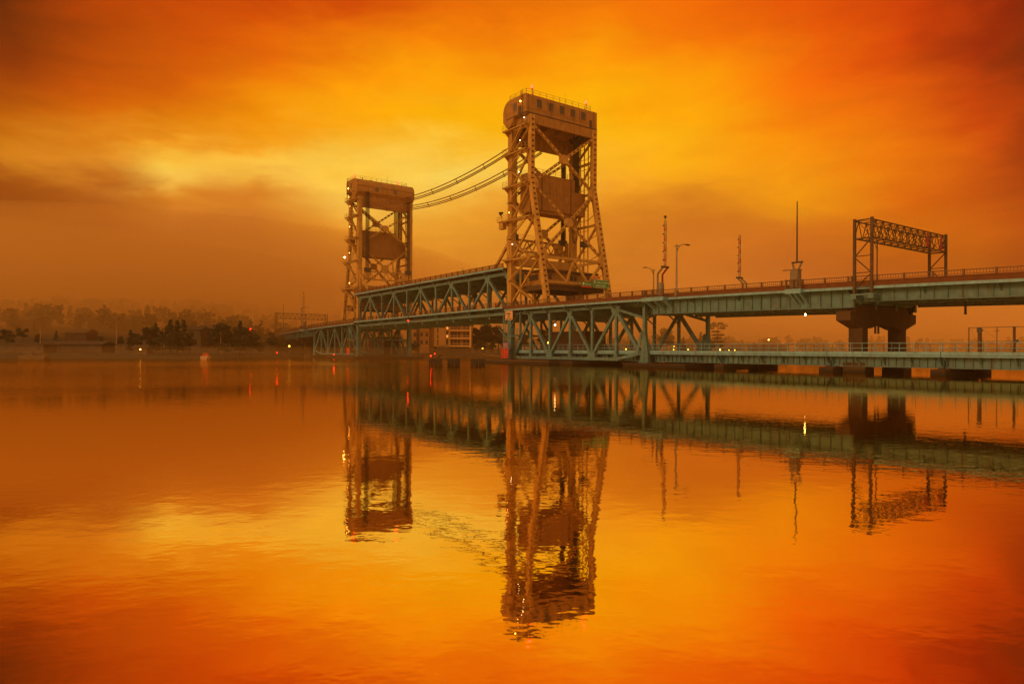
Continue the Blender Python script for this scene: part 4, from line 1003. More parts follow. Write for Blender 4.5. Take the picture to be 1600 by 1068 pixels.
# ------------------------------------------------------------------ lower rail deck
for (x0, x1, lab) in ((1.5, 52.4, 'teal lower rail deck passing inside the near truss span'), (52.4, 69.3, 'teal lower rail deck span in the middle, over clear water'), (69.3, 82.6, 'teal lower rail deck span in front of the concrete pier columns'), (82.6, 110.0, 'teal lower rail deck span leaving at the right edge')):
    T = Thing('rail_deck_span', lab, 'bridge span', ((x0 + x1)/2, 5, .8), 'lower rail deck spans')
    dp = (.95, .82) if x0 < 60 else (.98, .78)
    T.part('edge_beam', MB().box(x0+.04, x1-.04, .40, .52, 2.28, 2.60).box(x0+.04, x1-.04, .34, .40, 2.22, 2.29), TEALD)
    T.part('edge_channel', MB().box(x0+.04, x1-.04, .46, .6, 1.98, 2.2).box(x0+.04, x1-.04, .36, .46, 1.98, 2.05), TEALD)
    T.part('walkway_deck', MB().box(x0+.05, x1-.05, .6, 1.95, 2.36, 2.48), RUSTM)
    T.part('track_deck', MB().box(x0+.05, x1-.05, 4.0, 11.9, 2.2, 2.46), RUSTM)
    for y in (1.75, 4.4, 11.4):
        m = MB(); m.box(x0+.1, x1-.1, y-.03, y+.03, dp[1], 2.2); m.box(x0+.1, x1-.1, y-.22, y+.22, dp[1]-.07, dp[1])
        n_ = int((x1-x0)/.86)
        for i in range(n_+1): x = x0 + .15 + (x1-x0-.3)*i/n_; m.box(x-.03, x+.03, y-.26, y-.03, dp[1], 2.2)
        T.part('girder', m, TEAL)
    m = MB(); n_ = max(1, int((x1-x0)/3.3))
    for i in range(n_+1):
        x = x0 + .3 + (x1-x0-.6)*i/n_; m.prism([(.5, 2.0), (1.72, .90), (1.72, 2.0)], 'x', x-.07, x+.07); m.box(x-.1, x+.1, 1.5, 11.4, 1.5, 2.1)
    T.part('bracket', m, TEAL)
    for y, nm_ in ((.5, 'railing'), (12.1, 'railing')):
        m = MB(); n_ = round((x1-x0)/1.42)
        for i in range(n_+1): x = x0 + .1 + (x1-x0-.2)*i/n_; m.box(x-.028, x+.028, y-.028, y+.028, 2.4, 3.66)
        for z in (3.64, 3.02): m.beam((x0, y, z), (x1, y, z), .05, .055)
        T.part(nm_, m, TEALD if y < 1 else TEAL)
    T.part('track', MB().box(x0, x1, 7.0, 7.07, 2.5, 2.62).box(x0, x1, 8.5, 8.57, 2.5, 2.62), RUSTM)
    if x0 > 60:                                            # a few leaning pale stakes tied to the rail
        m = MB()
        for q in (.25, .6, .8): x = x0 + (x1-x0)*q; m.beam((x, .3, 2.45), (x+.12, .3, 3.75), .05, .05)
        T.part('stake', m, GALV)
for x0, x1, y0, y1, lab in ((52.0, 53.6, .2, 3.4, 'rusty rail deck pier at the right end of the truss span'), (53.4, 55.2, 6.6, 11.6, 'dark rail deck pier standing behind the first one'), (68.4, 70.3, .1, 3.2, 'rusty rail deck pier just left of the concrete columns'), (81.7, 83.2, .0, 6.0, 'broad dark rail deck pier near the right edge'), (81.9, 83.6, 7.0, 12, 'second pier block behind the broad dark one')):
    T = Thing('rail_pier', lab, 'pier', ((x0+x1)/2, (y0+y1)/2, 0), 'rail deck piers')
    T.part('concrete_block', MB().box(x0, x1, y0, y1, -1.2, .62), CONCR)
    T.part('bearing', MB().box(x0+.3, x0+.9, max(y0+.3, 1.2), max(y0+.3, 1.2)+.5, .62, .80).box(x0+1.0, x1-.1, max(y0+.3, 1.2), max(y0+.3, 1.2)+.5, .62, .76), DARK)
T = Thing('track_fence', 'tall pipe frame fence with thick posts on the rail deck, far right', 'fence', (86.55, .8, 2.5))
T.part('frame', MB().beam((85.30, .7, 5.25), (95.55, .7, 5.25), .06, .06).beam((85.30, .7, 2.45), (85.30, .7, 5.3), .08, .08, up=(1,0,0)).beam((86.35, .7, 3.75), (95.55, .7, 3.75), .04, .04).beam((85.35, .7, 3.7), (86.35, .7, 3.7), .03, .03), DARK)
T.part('post', MB().box(86.20, 86.50, .5, .8, 2.1, 5.25), RUSTM); T.part('post', MB().box(89.30, 89.50, .9, 1.1, 2.4, 5.3), RUSTM)
T.part('post', MB().box(87.90, 87.96, .7, .76, 2.4, 5.25).box(87.70, 88.15, .7, .76, 4.85, 4.9), DARK)
T.part('latch_box', MB().prism([(86.15, 4.75), (86.50, 4.6), (86.75, 4.95), (86.50, 5.25), (86.15, 5.2)], 'y', .4, .5), DARK); T.part('switch_box', MB().box(89.50, 89.75, .85, 1.1, 3.6, 3.9), DARK)
T.part('wire', MB().beam((86.65, .72, 5.0), (87.85, .72, 4.1), .015, .015).beam((85.45, .72, 5.2), (86.05, .72, 3.7), .012, .012), DARK)

# ------------------------------------------------------------------ timber pile clusters in the channel
rnd = random.Random(3)
for px0, px1, Zd, lab, lights in ((671, 690, 107, 'ragged timber pile cluster carrying two red lamps, leftmost of three', True), (700, 718, 108, 'plain timber pile cluster in the middle of three', False), (736, 757, 109, 'widest timber pile cluster, nearest the tower base', False)):
    a, b = vp(px0, Zd), vp(px1, Zd + .3); T = Thing('pile_cluster', lab, 'pile cluster', tuple((a + b)/2), 'timber pile clusters in the channel')
    n_ = 7 if lights else 9
    for i in range(n_):
        q = i / (n_ - 1); p = a.lerp(b, q) + FW * (.5 * (i % 2)); h = 1.15 + rnd.uniform(-.15, .12); ln = rnd.uniform(-.12, .12)
        T.part('pile', MB().tube([(p.x - ln, p.y, -1), (p.x, p.y, h)], [.13, .11], 7), WOODP)
    m = MB()
    for z in (.95, .6): m.beam((a.x, a.y, z), (b.x, b.y, z), .22, .28)
    T.part('wale', m, WOODP)
    if lights:
        c = a.lerp(b, .12); T.part('lamp_post', MB().tube([(c.x, c.y, 1), (c.x, c.y, 1.5)], .05, 6), DARK); T.part('lamp', MB().ball((c.x, c.y, 1.62), .08), L_RED)
        c = a.lerp(b, .45); T.part('lamp_post', MB().tube([(c.x, c.y, 1), (c.x, c.y, 1.85)], .04, 6), DARK); T.part('lamp', MB().ball((c.x, c.y, 1.93), .05), L_RED)
        c = a.lerp(b, .8); T.part('broken_plank', MB().beam((c.x-.4, c.y, 1.3), (c.x+.4, c.y, 1.7), .3, .12), WOODP)
def beaconpost(px, Zd, z, lab, m_=L_RED, r_=.09, legs=True):
    p = vp(px, Zd); T = Thing('navigation_light', lab, 'beacon', (p.x, p.y, 0), 'small lights along the water')
    m = MB()
    if legs:
        for d in (-.8, 0, .8): q = p + RT * d; m.tube([(q.x, q.y, -.6), (q.x, q.y, z - .6)], .1, 6)
        a, b = p - RT * 1.0, p + RT * 1.0; m.beam((a.x, a.y, z-.55), (b.x, b.y, z-.55), .3, .2)
    m.tube([(p.x, p.y, z-.6), (p.x, p.y, z-.1)], .05, 6); T.part('post', m, WOODP)
    T.part('lamp', MB().ball((p.x, p.y, z), r_), m_)
beaconpost(433, 190, 1.55, 'red light on a small timber stand left of the far truss')
beaconpost(522, 196, 1.1, 'red light low under the far truss span')
# ------------------------------------------------------------------ dock with railings, gangway
def fr(px, Zd):
    o = vp(px, Zd)
    return lambda u, w, z: (o.x + RT.x*u + FW.x*w, o.y + RT.y*u + FW.y*w, z)
def fence_run(name, u0, u1, z0, z1, h, step, label, px, Zd, m_):
    f_ = fr(px, Zd); T = Thing(name, label, 'railing', (u0, 0, z0), None, f_)
    m = MB(); k = max(1, round((u1-u0)/step))
    for i in range(k+1): q = i/k; u = u0 + (u1-u0)*q; z = z0 + (z1-z0)*q; m.box(u-.04, u+.04, -.04, .04, z, z+h)
    T.part('post', m, m_)
    m = MB()
    for t_ in (1.0, .66, .33): m.beam((u0, 0, z0 + h*t_), (u1, 0, z1 + h*t_), .05, .06)
    T.part('rail', m, m_)
p = fr(700, 240); T = Thing('timber_dock', 'long low timber dock in front of the apartment building', 'dock', (0, 0, 0), None, p)
T.part('planking', MB().box(-9, 13, 0, 3, .75, .95), WOODP)
T.part('pile', MB().box(-9, -8.7, 0, .3, -1, .75).box(-4, -3.7, 0, .3, -1, .75).box(1, 1.3, 0, .3, -1, .75).box(6, 6.3, 0, .3, -1, .75).box(12, 12.3, 0, .3, -1, .75), WOODP)
fence_run('dock_railing', -9, 13, .96, .96, 1.5, 1.3, 'dark dock railing in front of the apartment building', 700, 240.2, DARK)
fence_run('gangway_railing', 11.5, 19.5, 1.2, .4, 1.3, 1.0, 'sloping gangway railing between the dock and near tower base', 700, 232, DARK)
p = fr(700, 232.1); T = Thing('gangway', 'pale gangway sloping down to the right behind pile clusters', 'gangway', (15, 0, 0), None, p)
T.part('deck', MB().beam((11.5, .5, 1.2), (19.5, .5, .4), 1.0, .2), BLDP); T.part('float', MB().box(18, 23, -1, 2, -.4, .35), RUSTM)
# ------------------------------------------------------------------ apartment building
f_ = fr(690, 276); T = Thing('apartment_building', 'tan apartment block with stacked white balconies under the lift span', 'building', (0, 0, 1), None, f_)
k = 276 / 1067
def U(px): return (px - 690) * k
def Zp(y): return 2.54 + (547.7 - y) * k
top = 13.2
T.part('wall', MB().box(U(643), U(670), 1.2, 14, 1, top), BLDP)
T.part('wall', MB().box(U(670), U(676.5), 2.4, 14, 1, top), BLDP)
T.part('wall', MB().box(U(676.5), U(703), .4, 14, Zp(542), top), BLDW)
T.part('wall', MB().box(U(703), U(736), 2.2, 14, 1.6, top), BLDP)
T.part('podium', MB().box(U(679), U(703.5), -.6, .35, 1, Zp(543.4)), SHED)
T.part('podium', MB().box(U(703.6), U(736), .1, 2.15, 1, Zp(545)), SHED)
T.part('pilaster', MB().box(U(650), U(654.5), .95, 1.2, 1, top), SHED)
T.part('cornice', MB().box(U(656), U(670), .95, 1.2, Zp(529.8), Zp(528.6)).box(U(656), U(670), .95, 1.2, Zp(543), Zp(540.4)).box(U(656), U(670), .95, 1.2, Zp(517.5), Zp(516)), BLDW)
T.part('pilaster', MB().box(U(684.8), U(696), .1, .4, Zp(541), top), BLDW)
for y in (524, 536):
    for a in (647.5, 658, 666.3): T.part('window', MB().box(U(a-1.7), U(a+1.7), 1.1 if a < 650 else 1.12, 1.2, Zp(y+2.8), Zp(y-3)), GLASS)
for y0, y1 in ((513, 521), (524, 529.8), (532, 536), (536.7, 539.6)): T.part('window', MB().box(U(683), U(685), .3, .4, Zp(y1), Zp(y0)), GLASS)
for y0, y1 in ((517.5, 523.5), (530.5, 539.5)): T.part('window', MB().box(U(697.3), U(700), .3, .4, Zp(y1), Zp(y0)), GLASS)
T.part('window', MB().box(U(677), U(677.8), .3, .4, Zp(540), top), GLASS)
LIT = lampmat('lit_stair_window', (1.0, .30, .03), .75)
for y0, y1 in ((511.5, 515.5), (524.3, 528.2)): T.part('lit_window', MB().box(U(697.3), U(700), .28, .4, Zp(y1), Zp(y0)), LIT)
for y in (516.8, 529.2, 541.3):
    b_ = T.part('balcony_slab', MB().box(U(702.8), U(736), -.2, 2.2, Zp(y+1.3), Zp(y-.8)), BLDT)
    m = MB(); m.beam((U(703), -.1, Zp(y-4.4)), (U(735), -.1, Zp(y-4.4)), .08, .1)
    for i in range(28): u = U(703.2) + i*.305; m.box(u-.02, u+.02, -.12, -.06, Zp(y-.8), Zp(y-4.4))
    T.part('balcony_railing', m, BLDT, b_)
    m = MB()
    for a in (705.5, 711, 716.5, 725, 730.5): m.box(U(a-2), U(a+2), 2.1, 2.2, Zp(y-1), Zp(y-9.2))
    T.part('balcony_door', m, GLASS)
T.part('corner_pier', MB().box(U(733.6), U(736.1), -.3, .5, Zp(544), top), BLDT)
T.part('roof', MB().box(U(642.5), U(736.5), .3, 14.3, top, top + .4), BLDT)
# ------------------------------------------------------------------ houses and sheds on the shores
def house(px, Zd, w, d, h, rise, label, wall=SHED, roof=ROOFM, zb=None, wins=2, cat='house', name='house', grp='houses on the misty shore'):
    f_ = fr(px, Zd); z = gz(px, Zd) if zb is None else zb
    T = Thing(name, label, cat, (0, 0, z), grp, f_)
    W_ = T.part('wall', MB().box(-w/2, w/2, 0, d, z - 1.5, z + h), wall)
    if rise > 0: T.part('roof', MB().prism([(-.5, z+h), (d/2, z+h+rise), (d+.5, z+h), (d+.5, z+h-.15), (-.5, z+h-.15)], 'x', -w/2-.4, w/2+.4), roof)
    else: T.part('roof', MB().box(-w/2-.2, w/2+.2, -.2, d+.2, z+h, z+h+.25), roof)
    for i in range(wins): u = -w/2 + w*(i+.5)/wins; T.part('window', MB().box(u-.5, u+.5, -.06, 0, z+h*.45, z+h*.8), GLASS)
    return T
house(40, 172, 9, 5, 1.9, 0, 'low pale boathouse at the far left waterline', SIDW, SHED, wins=3, name='boathouse', cat='boathouse', grp=None)
house(112, 182, 16, 6, 2.3, .9, 'long low shed left of the lit kiosk', SHED, ROOFM, wins=5, name='shed', cat='shed', grp=None)
T = house(219, 178, 3.4, 3, 1.9, .5, 'small lit kiosk with a bright orange lamp on the left shore', SIDW, ROOFM, wins=1, name='kiosk', cat='kiosk', grp=None)
house(118, 222, 7, 6, 2.6, 1.4, 'house with a pale roof above the long low shed', SHED, SIDW)
house(172, 262, 17, 8, 4.0, 1.6, 'wide house behind trees above the kiosk', SHED)
house(300, 218, 5.5, 6, 5.6, 1.2, 'tall brown house between the two dark tree groups', SHED)
house(322, 224, 5, 6, 6.0, 1.4, 'brown house beside the right dark tree group', SHED, SIDW)
house(298, 330, 9, 8, 5.2, 3.8, 'pale hillside house high above the left shore', SIDW, SIDW)
house(335, 300, 5, 5, 3, 1.2, 'small house on the slope right of the pale hillside one', SIDW)
house(30, 250, 10, 7, 3.4, 1.5, 'dim house among trees at the far left', SHED)
house(470, 262, 9, 7, 4.2, 1.3, 'brown house behind the far approach piers', SHED)
T = house(1204, 372, 18, 9, 4.4, 0, 'long flat roofed building beyond the rail deck', SIDW, SHED, wins=5, name='building', cat='building', grp=None, zb=1.6)
house(1145, 380, 7, 7, 2.6, 1.0, 'small hut left of the flat roofed building', SHED)
def boat(px, Zd, ln, label, m_=SIDW):
    f_ = fr(px, Zd); T = Thing('cabin_boat', label, 'boat', (0, 0, 0), 'boats by the left shore', f_)
    T.part('hull', MB().prism([(-ln/2, .75), (-ln/2+.3, -.1), (ln/2-.6, -.1), (ln/2, .85)], 'y', 0, 1.7), m_)
    T.part('cabin', MB().prism([(-ln*.25, .75), (-ln*.2, 1.5), (ln*.15, 1.5), (ln*.28, .8)], 'y', .25, 1.4), SIGNR if ln < 2.5 else m_)
    T.part('windscreen', MB().box(-ln*.15, ln*.1, .2, .25, 1.0, 1.35), GLASS)
boat(319, 163, 2.1, 'small white boat with red canopy near the left shore', WHP)
boat(42, 160, 4.5, 'long pale cabin boat moored at far left'); boat(62, 159, 3.0, 'shorter cabin boat right of the long one')
def van(px, Zd, ln, label):
    f_ = fr(px, Zd); z = 2.0; T = Thing('camper_van', label, 'camper van', (0, 0, z), 'camper vans beyond the rail deck', f_)
    T.part('body', MB().prism([(-ln/2, z+.5), (-ln/2, z+3.1), (ln/2-.8, z+3.1), (ln/2, z+1.9), (ln/2, z+.5)], 'y', 0, 2.4), WHP)
    for u in (-ln*.3, 0, ln*.25): T.part('window', MB().box(u-.6, u+.6, -.05, 0, z+1.7, z+2.5), GLASS)
    for u in (-ln*.3, ln*.32): T.part('wheel', MB().prism([(u + .42*math.cos(a), z+.45 + .42*math.sin(a)) for a in [math.pi*i/5 for i in range(10)]], 'y', -.1, .3), DARK)
van(1312, 372, 7.5, 'white camper van left of the concrete pier column'); van(1368, 366, 8.5, 'longer white camper van between the pier columns')
# utility poles
for i, (px, Zd, h, lab) in enumerate(((182, 205, 9.5, 'leaning utility pole left of the lit kiosk'), (345, 196, 6, 'thin pale pole in the right dark tree group'), (1154, 330, 9, 'slim pale pole left of the flat roofed building'), (63, 190, 7, 'pole behind the low boathouse'))):
    f_ = fr(px, Zd); z = gz(px, Zd); T = Thing('utility_pole', lab, 'pole', (0, 0, z), 'poles on the shore', f_)
    T.part('pole', MB().tube([(0, 0, z-.5), (0, 0, z+h)], [.16, .1], 7), BLDP)
    if i == 0: T.part('crossarm', MB().beam((-1, 0, z+h-.6), (1, 0, z+h-.6), .1, .12), DARK)
# lamps on the shores: each a post with a lit lamp
LMP = [(219.3, 176, 551.2, .17, L_WARM, 'bright orange lamp at the kiosk on the left shore'),        (452, 200, 544, .26, L_YEL, 'amber lamp hanging low beneath the far approach'), (754, 236, 544.5, .2, L_YEL, 'yellow lamp on the dock left of near tower'), (626, 250, 534, .2, L_YEL, 'dim amber lamp under the far tower'),
       (1201, 360, 526.8, .38, L_WARM, 'lamp above the flat roofed building'), (1052, 340, 543.4, .34, L_YEL, 'low yellow lamp behind railing, leftmost on right shore'), (1053, 342, 538.5, .2, L_YEL, 'small lamp just above the leftmost yellow one'),
       (1075, 345, 543.1, .24, L_YEL, 'yellow lamp behind the rail deck, left of the truss end post'), (1125, 345, 543, .3, L_WARM, 'brightest low lamp right of the truss end post'), (1139, 345, 543.3, .22, L_YEL, 'middle one of three low lamps on right shore'), (1148, 345, 543.3, .26, L_YEL, 'rightmost of three low lamps on right shore'),
       (856.5, 290, 534.5, .42, L_YEL, 'square yellow lamp seen through the near truss'), (978, 300, 543.5, .26, L_YEL, 'yellow lamp low behind the near truss'), (318, 250, 518, .2, SIDW, 'pale unlit globe lamp on the hillside')]
for px, Zd, y, r_, m_, lab in LMP:
    yh = 547 - .0049 * (px - 800); z = 2.54 + (yh - y) / 1067 * Zd; f_ = fr(px, Zd); g0 = min(z - .5, max(gz(px, Zd), -1))
    T = Thing('yard_lamp', lab, 'lamp', (0, 0, g0), 'yard lamps on the shores', f_)
    T.part('post', MB().tube([(0, .25, g0 - .6), (0, .25, z)], .06, 6), DARK); T.part('lamp', MB().ball((0, 0, z), r_), m_)
f_ = fr(391, 200); T = Thing('traffic_light', 'red traffic light glowing in front of the right dark tree group', 'traffic light', (0, 0, 2), None, f_)
T.part('pole', MB().tube([(0, .3, 1), (0, .3, 11.5)], .08, 6), DARK); T.part('housing', MB().box(-.3, .3, .1, .4, 7.4, 8.9), DARK)
T.part('lens', MB().ball((.05, .05, 8.35), .22).ball((.1, .05, 7.85), .16), L_RED)
# floodlight and work lamps under the decks
def hung(x, y, z, r_, m_, lab, sz=1.0, up=.9):
    T = Thing('deck_lamp', lab, 'lamp', (x, y, z), 'lamps hung under the bridge decks')
    T.part('bracket', MB().tube([(x, y, z + r_*sz), (x, y, z + r_*sz + up)], .05, 6), DARK); T.part('lamp', MB().ball((x, y, z), r_, 10, sz), m_)
hung(66.9, -.55, 7.35, .10, L_HOT, 'blazing elongated lamp under the plate girder span', 1.7, .4)
hung(11.7, 3.0, 7.6, .16, L_WHITE, 'small white lamp under the road inside the near truss')
for x in (81.5, 88.2):
    T = Thing('drain_outlet', 'short dark drain stub under the deck, ' + ('left of two' if x < 85 else 'right of two'), 'drain pipe', (x, 10, 7.4), 'drain stubs under the road')
    T.part('pipe', MB().tube([(x, 10, 7.2), (x, 10, 8.9)], .14, 8), DARK); T.part('flange', MB().tube([(x, 10, 7.2), (x, 10, 7.3)], .2, 8), DARK)

# ------------------------------------------------------------------ trees
def leafcloud(rng, blobs, n, s):
    mb = MB()
    for _ in range(n):
        c, r_ = rng.choice(blobs); u = Vector((rng.gauss(0, 1), rng.gauss(0, 1), rng.gauss(0, 1))).normalized() * (rng.random() ** .4)
        p = Vector(c) + Vector((u.x*r_[0], u.y*r_[0], u.z*r_[1])); a = Vector((rng.gauss(0, 1), rng.gauss(0, 1), rng.gauss(0, .6))).normalized(); b = a.orthogonal().normalized()
        b = (b * math.cos(t_ := rng.random()*6.28) + a.cross(b) * math.sin(t_)); q = s * rng.uniform(.6, 1.4); k_ = len(mb.v)
        mb.v += [tuple(p - a*q), tuple(p + b*q*.7), tuple(p + a*q), tuple(p - b*q*.7)]; mb.f.append((k_, k_+1, k_+2, k_+3))
    return mb
def conifer(rng, h):
    bl = []; n_ = 11
    for i in range(n_):
        z = h * (.14 + .84 * i / n_); w = h * .19 * (1 - i / n_) + .25
        for k_ in range(5): a = rng.random()*6.28; bl.append(((math.cos(a)*w*.6, math.sin(a)*w*.6, z + rng.uniform(-.3, .3)), (w*.55, h*.035)))
    return bl
def broad(rng, h):
    bl = []
    for i in range(16):
        a = rng.random()*6.28; r_ = h*.24*rng.random()**.5; z = h*(.38 + .5*rng.random()); bl.append(((math.cos(a)*r_, math.sin(a)*r_, z), (h*rng.uniform(.09, .15), h*rng.uniform(.07, .12))))
    return bl
def umbrella(rng, h):
    bl = []
    for z, w in ((.97, .16), (.93, .26), (.88, .30), (.82, .24), (.72, .18), (.62, .2), (.52, .16), (.42, .18), (.3, .15)):
        for k_ in range(6): a = rng.random()*6.28; bl.append(((math.cos(a)*w*h*.7, math.sin(a)*w*h*.7, z*h), (w*h*.35, h*.022)))
    return bl
rt = random.Random(11); PROTO = []
for kind, fn, cnt, sz, lm in (('conifer_tree', conifer, 2600, .26, LEAF), ('conifer_tree', conifer, 2300, .26, LEAF), ('broadleaf_tree', broad, 2600, .27, LEAF2), ('broadleaf_tree', broad, 2600, .28, LEAF), ('pine_tree', umbrella, 2400, .26, LEAF)):
    r_ = D.objects.new(kind, None); COL.objects.link(r_); h = 12.0
    tr = MB().tube([(0, 0, -.8), (.1, 0, h*.3), (0, .1, h*.62), (0, 0, h*.9)], [.26, .2, .13, .03], 7)
    if fn is not conifer:
        for k_ in range(7): a = k_*.9; z = h*(.35 + .06*k_); tr.tube([(0, 0, z), (math.cos(a)*h*.1, math.sin(a)*h*.1, z + h*.08), (math.cos(a)*h*.19, math.sin(a)*h*.19, z + h*.12)], [.09, .06, .02], 5)
    else:
        for k_ in range(9): a = k_*2.4; z = h*(.15 + .08*k_); tr.tube([(0, 0, z), (math.cos(a)*h*.13*(1-k_/10), math.sin(a)*h*.13*(1-k_/10), z - .1)], [.05, .02], 4)
    for nm_, mb, m_ in (('trunk', tr, BARK), ('crown', leafcloud(rt, fn(rt, h), cnt, sz), lm)):
        o = D.objects.new(nm_, mesh(nm_, mb, m_)); COL.objects.link(o); o.parent = r_
    PROTO.append([r_, kind, False])
# photo column, distance, top row, kind, label
TREES = [
 (188, 205, 530, 3, 'broad tree left of the lit kiosk'), (204, 186, 519, 0, 'pointed conifer directly left of the kiosk'), (212, 200, 524, 3, 'rounded tree behind the kiosk'),
 (232, 188, 514, 3, 'bushy tree right of the kiosk'), (243, 196, 508, 1, 'tall conifer right of the kiosk'), (254, 188, 510, 2, 'olive tree left of the first dark tree group'),
 (266, 185, 502, 0, 'left spire of the first dark tree group'), (277, 187, 503, 1, 'middle spire of the first dark tree group'), (287, 184, 502, 0, 'right spire of the first dark tree group'), (296, 186, 522, 3, 'lower tree on the edge of first dark group'), (270, 182, 520, 3, 'rounded tree at the foot of the first dark group'),
 (341, 198, 506, 3, 'round topped tree opening the second dark group'), (351, 204, 508, 3, 'second crown from the left in second dark group'), (362, 206, 512, 2, 'lower middle crown of the second dark group'), (375, 200, 502, 1, 'tallest conifer of the second dark group'), (386, 196, 512, 3, 'bushy crown near the red traffic light'), (372, 192, 528, 3, 'low tree in front of the second dark group'), (393, 198, 526, 2, 'low tree right of the red traffic light'), (352, 190, 538, 2, 'shrubby tree on the shore left of second group'), (404, 206, 536, 3, 'last small tree before the far approach'),
 (10, 195, 520, 3, 'large dim tree at the left edge'), (35, 215, 518, 2, 'second dim tree from the left edge'), (60, 205, 528, 3, 'third dim tree from the left edge'), (88, 215, 522, 1, 'dim conifer left of the pale roofed house'), (140, 230, 522, 3, 'dim tree right of the pale roofed house'), (158, 215, 530, 2, 'small dim tree beside the leaning utility pole'),
 (425, 250, 520, 3, 'misty tree behind the red beacon stand'), (445, 262, 524, 2, 'misty tree behind the amber lamp'), (478, 300, 512, 3, 'misty tree below the far gantry'), (500, 310, 516, 2, 'misty tree left of the far tower base'), (528, 300, 512, 3, 'misty tree behind the far truss'),
 (649, 262, 536, 2, 'small bush like tree in front of the apartment'), (745, 288, 510, 3, 'leafy tree touching the apartment corner'), (757, 285, 504, 3, 'tallest leafy tree right of the apartment'), (768, 290, 504, 2, 'olive leafy tree right of the tallest one'), (779, 286, 508, 3, 'leafy tree just left of the clearance board'), (752, 276, 530, 2, 'low leafy tree behind the dock lamp'), (770, 276, 532, 3, 'low tree behind the gangway'),
 (1121, 335, 500, 4, 'flat topped pine right of the truss end post'), (1040, 350, 508, 3, 'misty tree seen through the near truss end'), (1068, 355, 522, 0, 'misty conifer between truss diagonals'), (1095, 345, 514, 1, 'misty conifer left of the flat topped pine'), (1108, 350, 526, 2, 'small misty tree below the flat topped pine'),
 (610, 300, 524, 3, 'misty tree behind the far tower legs'), (588, 305, 530, 2, 'lower misty tree behind the far tower legs'), (820, 310, 520, 2, 'misty tree behind the access platform'), (850, 315, 512, 3, 'misty tree behind the first truss panel'), (872, 312, 518, 2, 'misty tree behind the second truss panel')]
for px, Zd, yt, kd, lab in TREES:
    root, kind, used = PROTO[kd]; c = root if not used else copy_tree(root); PROTO[kd][2] = True
    zb = max(gz(px, Zd), .4); yh = 547 - .0049 * (px - 800); zt = 2.54 + (yh - yt) / 1067 * Zd; h = max(2.5, zt - zb)
    p = vp(px, Zd, zb); c.location = p; s_ = h / 12.0; wd = s_ * (1.15 if kd in (2, 3) else 1.0)
    c.scale = (wd, wd, s_); c.rotation_euler = (0, 0, rt.random() * 6.28); c['label'] = lab; c['category'] = 'tree'; c['group'] = 'single trees along the shores'
# far woods: masses of crowns that nobody could count
def wood(name, px0, px1, Zf, hf, n, s, m_, seed):
    r_ = random.Random(seed); mb = MB()
    for i in range(n):
        px = r_.uniform(px0, px1); Zd = Zf(px) * r_.uniform(.95, 1.12); zb = gz(px, Zd); h = hf * r_.uniform(.6, 1.15); p = vp(px, Zd, zb)
        con = r_.random() < .4; bl = (conifer if con else broad)(r_, h)
        c = leafcloud(r_, bl, 110, s); mb.add([(x + p.x, y + p.y, z + p.z) for x, y, z in c.v], c.f)
    o = single(name, mb, m_, kind='stuff'); return o
wood('near_hillside_forest', -500, 560, lambda px: 262 + max(0, px - 300)*.12, 9, 230, .75, LEAF, 1)
wood('middle_hillside_forest', -600, 620, lambda px: 370, 12, 240, 1.0, LEAF, 2)
wood('upper_hillside_forest', -700, 640, lambda px: 520, 14, 260, 1.4, LEAF, 3)
wood('high_hillside_forest', -800, 640, lambda px: 710, 16, 260, 1.9, LEAF, 4)
wood('hilltop_forest', -900, 640, lambda px: 930, 18, 260, 2.5, LEAF, 7)
wood('opposite_shore_forest', 560, 2100, lambda px: 420, 10, 330, 1.1, LEAF, 5)
wood('distant_ridge_forest', 560, 2400, lambda px: 720, 17, 300, 2.0, LEAF, 6)

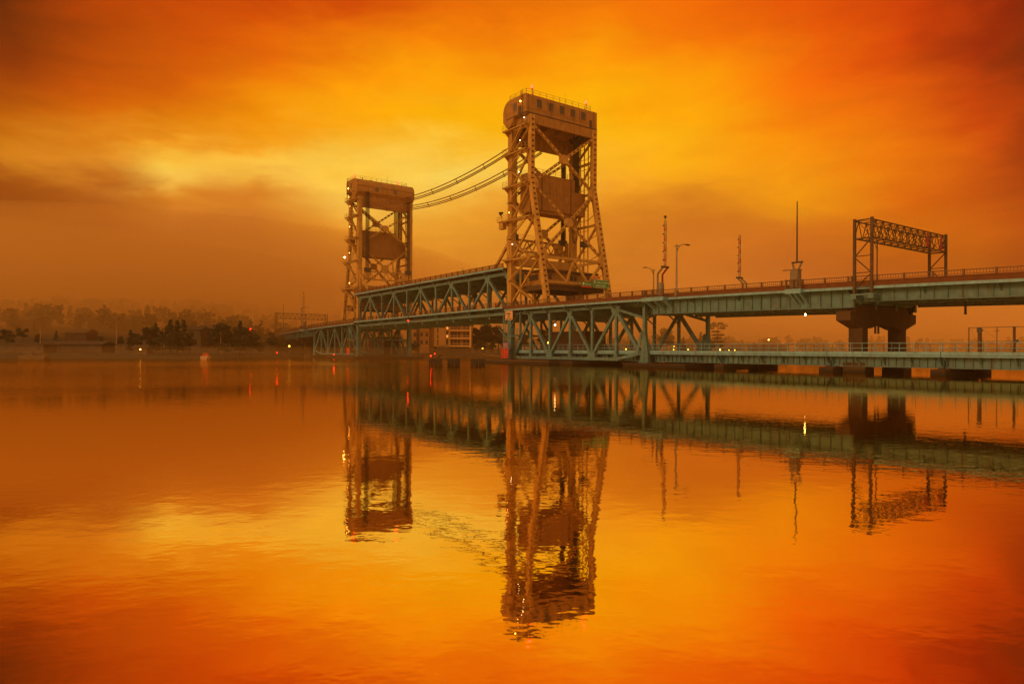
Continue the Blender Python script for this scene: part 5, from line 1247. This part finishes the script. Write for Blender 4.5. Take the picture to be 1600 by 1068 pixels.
# ------------------------------------------------------------------ haze
hz = D.materials.new('warm_haze'); hz.use_nodes = True; t = hz.node_tree; t.nodes.clear()
pv = t.nodes.new('ShaderNodeVolumePrincipled'); pv.inputs['Density'].default_value = .00034; pv.inputs['Color'].default_value = (1.0, .74, .35, 1); pv.inputs['Anisotropy'].default_value = .1
ho = t.nodes.new('ShaderNodeOutputMaterial'); t.links.new(pv.outputs[0], ho.inputs['Volume'])
single('haze', MB().box(-2700, 2700, -2700, 2700, -2.4, 110), hz, kind='stuff')
# low cloud lying on the hills and thin mist over the cold water
def bank(name, px, Zd, zc, ar, af, az_, dens, col):
    m_ = D.materials.new(name); m_.use_nodes = True; t_ = m_.node_tree; t_.nodes.clear()
    v_ = t_.nodes.new('ShaderNodeVolumePrincipled'); v_.inputs['Density'].default_value = dens; v_.inputs['Color'].default_value = (*col, 1)
    o_ = t_.nodes.new('ShaderNodeOutputMaterial'); t_.links.new(v_.outputs[0], o_.inputs['Volume'])
    c = vp(px, Zd, zc); mb = MB(); nr, nc_ = 12, 32
    for i in range(nr + 1):
        ph = math.pi * i / nr
        for j in range(nc_):
            a = 2 * math.pi * j / nc_; p = c + RT * (math.sin(ph) * math.cos(a) * ar) + FW * (math.sin(ph) * math.sin(a) * af); mb.v.append((p.x, p.y, zc + az_ * math.cos(ph)))
    for i in range(nr):
        for j in range(nc_): mb.f.append((i*nc_ + j, (i+1)*nc_ + j, (i+1)*nc_ + (j+1) % nc_, i*nc_ + (j+1) % nc_))
    return single(name, mb, m_, kind='stuff', smooth=True)
FOG = (.90, .56, .16)
bank('hillside_fog', -500, 570, 58, 560, 320, 46, .0045, FOG)
bank('hilltop_fog', -420, 620, 62, 430, 260, 36, .0035, FOG)
bank('lower_slope_fog', 110, 298, 27, 190, 108, 33, .0085, (.92, .58, .17))
bank('opposite_shore_fog', 1350, 520, 20, 480, 250, 25, .008, (1.0, .68, .26))
bank('water_mist', 420, 178, .3, 170, 60, 3.0, .0012, (1.0, .66, .22))
